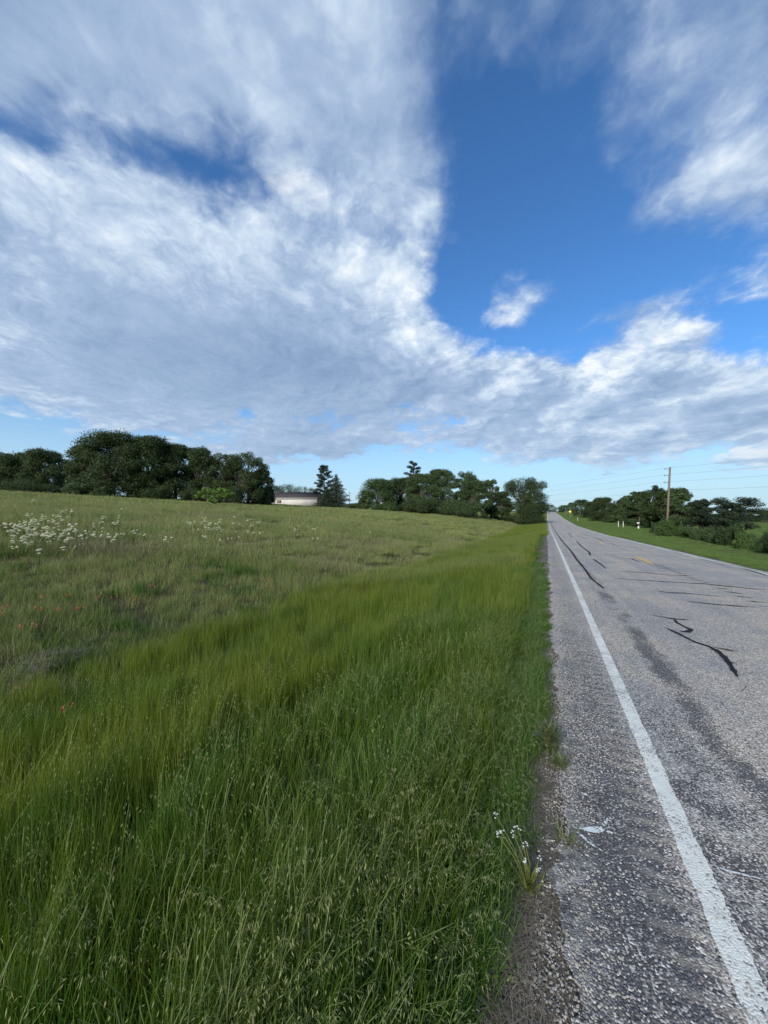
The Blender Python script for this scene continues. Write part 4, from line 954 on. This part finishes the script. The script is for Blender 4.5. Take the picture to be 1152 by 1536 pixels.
x, y = polar(957.5, 74); z = gz(x, y); root = thing('mailbox', 'white mailbox on a leaning pale post at the lawn edge', 'mailbox', (x, y, z), TH)
hb = 1.15
mb = MB(); mb.tube([(0, 0, -.3), (0.02, 0, hb * .55)], [.14, .12], 8); link('post', mb.mesh('post', M_wp, True), root)
mb = MB(); mb.tube([(.14, .05, -.1), (.2, .05, 1.0), (.3, .05, 2.6)], [.07, .06, .05], 6); link('stake', mb.mesh('stake', M_bark, True), root)
mb = MB(); n = 8; pr = [(-.12, 0), (.12, 0)] + [(.12 * math.cos(a), .14 + .12 * math.sin(a)) for a in np.linspace(0, math.pi, n)]
v = [(-.28, a, 1.15 + b_) for a, b_ in pr] + [(.22, a, 1.15 + b_) for a, b_ in pr]; m = len(pr)
mb.add(v, [(k, (k + 1) % m, m + (k + 1) % m, m + k) for k in range(m)], [(0, k + 1, k) for k in range(1, m - 1)] + [(m, m + k, m + k + 1) for k in range(1, m - 1)]); link('box', mb.mesh('box', M_wp), root)
mb = MB(); mb.box((-.03, 0, .87), (.05, .05, .56)); link('stem', mb.mesh('stem', M_gal), root)

# ------------------------------------------------------------------ flowers and weeds
M_fl = simple('cream_petals', (.62, .62, .44), .7, .12, 20); M_red = simple('coral_petals', (.60, .17, .10), .6, .2, 30); M_white = simple('white_petals', (.72, .75, .72), .6, .08, 30)
def umbel_plant(R, h, nst, rad):
    st = MB(); fl = MB()
    for _ in range(nst):
        a = R.random() * 6.283; sp = R.random() * .18; hh = h * (.8 + .3 * R.random()); p = Vector((sp * math.cos(a), sp * math.sin(a), hh))
        st.tube([(0, 0, 0), p * .55 + Vector((0, 0, .05)), p], [.006, .004, .003], 4)
        for k in range(3): blade(st, p.x * .4, p.y * .4, .12 + .1 * R.random(), .02, R.random() * 6.283, .8, .5, 2, R.random(), z0=h * (.15 + .2 * k))
        for k in range(18):
            b_ = R.random() * 6.283; r = rad * math.sqrt(R.random()); q = p + Vector((r * math.cos(b_), r * math.sin(b_), .035 * R.random() - .4 * r * r / rad))
            s_ = .012 + .010 * R.random(); fl.add([q + Vector((s_, 0, 0)), q + Vector((0, s_, .004)), q + Vector((-s_, 0, 0)), q + Vector((0, -s_, .004)), q + Vector((0, 0, .012))], [], [(0, 1, 4), (1, 2, 4), (2, 3, 4), (3, 0, 4)])
    return st, fl
R = random.Random(3)
protos = []
for i in range(4):
    st, fl = umbel_plant(R, .55, 3 + i % 2 * 2, .045); protos.append((st.mesh('stem', M_edge, attr='tint'), fl.mesh('blossom', M_fl)))
def copies(spots, protos, name, label, cat, group, part, smin=.85, smax=1.2, dz=0.0):
    for i, (x, y) in enumerate(spots):
        sm, fm = protos[i % len(protos)]; root = thing(name, label, cat, (x, y, gz(x, y) + dz), R.random() * 6.283, group); s_ = smin + (smax - smin) * R.random(); root.scale = (s_, s_, s_)
        link('stem', sm, root); link(part, fm, root)
regs = [
 ('cream white flat-topped wildflower in the dense drift at the left edge of the meadow', 'cream wildflowers in the dense drift at the left edge', [(0, 90, 775, 812, 52), (30, 105, 765, 800, 28), (85, 120, 778, 812, 14), (60, 105, 762, 775, 8), (0, 60, 800, 822, 5)]),
 ('cream white wildflower in the looser patch right of the dense drift', 'cream wildflowers in the looser patch', [(125, 180, 775, 805, 22), (180, 290, 772, 806, 9)]),
 ('cream white wildflower in the patch below the small green tree', 'cream wildflowers below the small green tree', [(280, 330, 778, 792, 12), (300, 380, 780, 803, 18), (345, 390, 776, 792, 7)]),
 ('cream white wildflower among the few below the shed', 'cream wildflowers below the shed', [(440, 480, 782, 800, 8), (400, 520, 778, 800, 6)])]
for lb, gp, rr in regs:
    spots = []
    for (a, b_, c_, d_, n) in rr:
        for _ in range(n):
            px = R.gauss((a + b_) / 2, (b_ - a) / 2.9); py = R.gauss((c_ + d_) / 2, (d_ - c_) / 3.0); h_ = hit(px, py, off=.48)
            if h_ and h_[2] < 45 and h_[0] < -7: spots.append((h_[0], h_[1]))
    copies(spots, protos, 'wildflower', lb, 'flower', gp, 'blossom', .5, .95)
rp = []
for i in range(2):
    st = MB(); fl = MB()
    for _ in range(3):
        a = R.random() * 6.283; p = Vector((.05 * math.cos(a), .05 * math.sin(a), .30 + .08 * R.random())); st.tube([(0, 0, 0), p], [.003, .002], 4, a=(0, .5, .5, 1))
        for k in range(10): blade(fl, p.x, p.y, .024 + .014 * R.random(), .011, R.random() * 6.283, .5 + .6 * R.random(), .4, 2, z0=p.z - .05 + .05 * R.random())
    rp.append((st.mesh('stem', M_edge, attr='tint'), fl.mesh('blossom', M_red)))
sp = []
for px, py in [(2, 918), (66, 892), (100, 898), (85, 914), (60, 918), (172, 895), (230, 883), (200, 897), (102, 1066), (33, 1024), (5, 915), (120, 910), (188, 842), (195, 815), (402, 873), (408, 877), (396, 870), (266, 794), (176, 866), (116, 913), (55, 938), (34, 937), (146, 895), (400, 876)]:
    h_ = hit(px, py, off=.33)
    if h_: sp.append((h_[0], h_[1]))
copies(sp, rp, 'red_wildflower', 'small coral red wildflower low in the dark meadow grass', 'flower', 'coral red wildflowers in the meadow', 'blossom')
def rosette(px, py, label, n, L, w_, mat, name='weed', lean=.9, up=0, stems=None):
    h_ = hit(px, py); x, y = h_[0], h_[1]; root = thing(name, label, 'weed', (x, y, gz(x, y)), 0); mb = MB(); R = random.Random(int(px * 7 + py))
    for k in range(n): blade(mb, R.gauss(0, .02), R.gauss(0, .02), L * (.6 + .6 * R.random()), w_ * (.7 + .6 * R.random()), k * 2.4, lean * (.3 + .9 * R.random()), .7 * R.random(), 4, R.random(), z0=up * R.random())
    link('leaf', mb.mesh('leaf', mat, attr='tint'), root)
    if stems:
        fl = MB(); st = MB()
        for (sx, hh, a) in stems:
            p = Vector((sx * math.cos(a), sx * math.sin(a), hh)); st.tube([(0, 0, .01), p * .5 + Vector((.01, 0, .03)), p], [.0025, .002, .0014], 5, a=(0, .5, .8, 1))
            for q in range(5):
                c_ = p + Vector((R.gauss(0, .007), R.gauss(0, .007), R.gauss(0, .006)))
                for b_ in range(5):
                    t_ = b_ * 1.2566; s_ = .0034; fl.add([c_, c_ + Vector((s_ * math.cos(t_ - .4), s_ * math.sin(t_ - .4), .001)), c_ + Vector((1.5 * s_ * math.cos(t_), 1.5 * s_ * math.sin(t_), .002)), c_ + Vector((s_ * math.cos(t_ + .4), s_ * math.sin(t_ + .4), .001))], [(0, 1, 2, 3)])
        link('stem', st.mesh('stem', mat, attr='tint'), root); link('blossom', fl.mesh('blossom', M_white), root)
M_yw = foliage_mat('weed_leaf', (.10, .13, .03), (.18, .19, .06), None, .25, None, 3.0); M_gw = foliage_mat('grey_weed_leaf', (.09, .125, .05), (.15, .165, .08), None, .25, None, 3.0)
rosette(792, 1338, 'yellow green weed with small white flowers on thin stems beside the dirt edge', 42, .09, .010, M_yw, 'flowering_weed', .9, .06,
        [(.08, .22, 2.6), (.12, .25, 3.2), (.15, .20, 2.9), (.05, .18, 1.9), (.06, .15, .8), (.09, .23, 2.2), (.04, .12, .2), (.08, .10, -.4), (.17, .26, 2.7), (.03, .17, 4.0)])
rosette(822, 1128, 'leafy grey green weed spilling from the grass onto the pavement edge', 260, .13, .011, M_gw, 'weed', 1.15, .16)
rosette(838, 1150, 'low sprawling weed at the pavement edge in front of the larger one', 120, .09, .009, M_gw, 'weed', 1.3, .05)
rosette(850, 1262, 'thin flat weed creeping over the dirt near the white spray mark', 60, .12, .006, M_gw, 'weed', 1.45, .01)
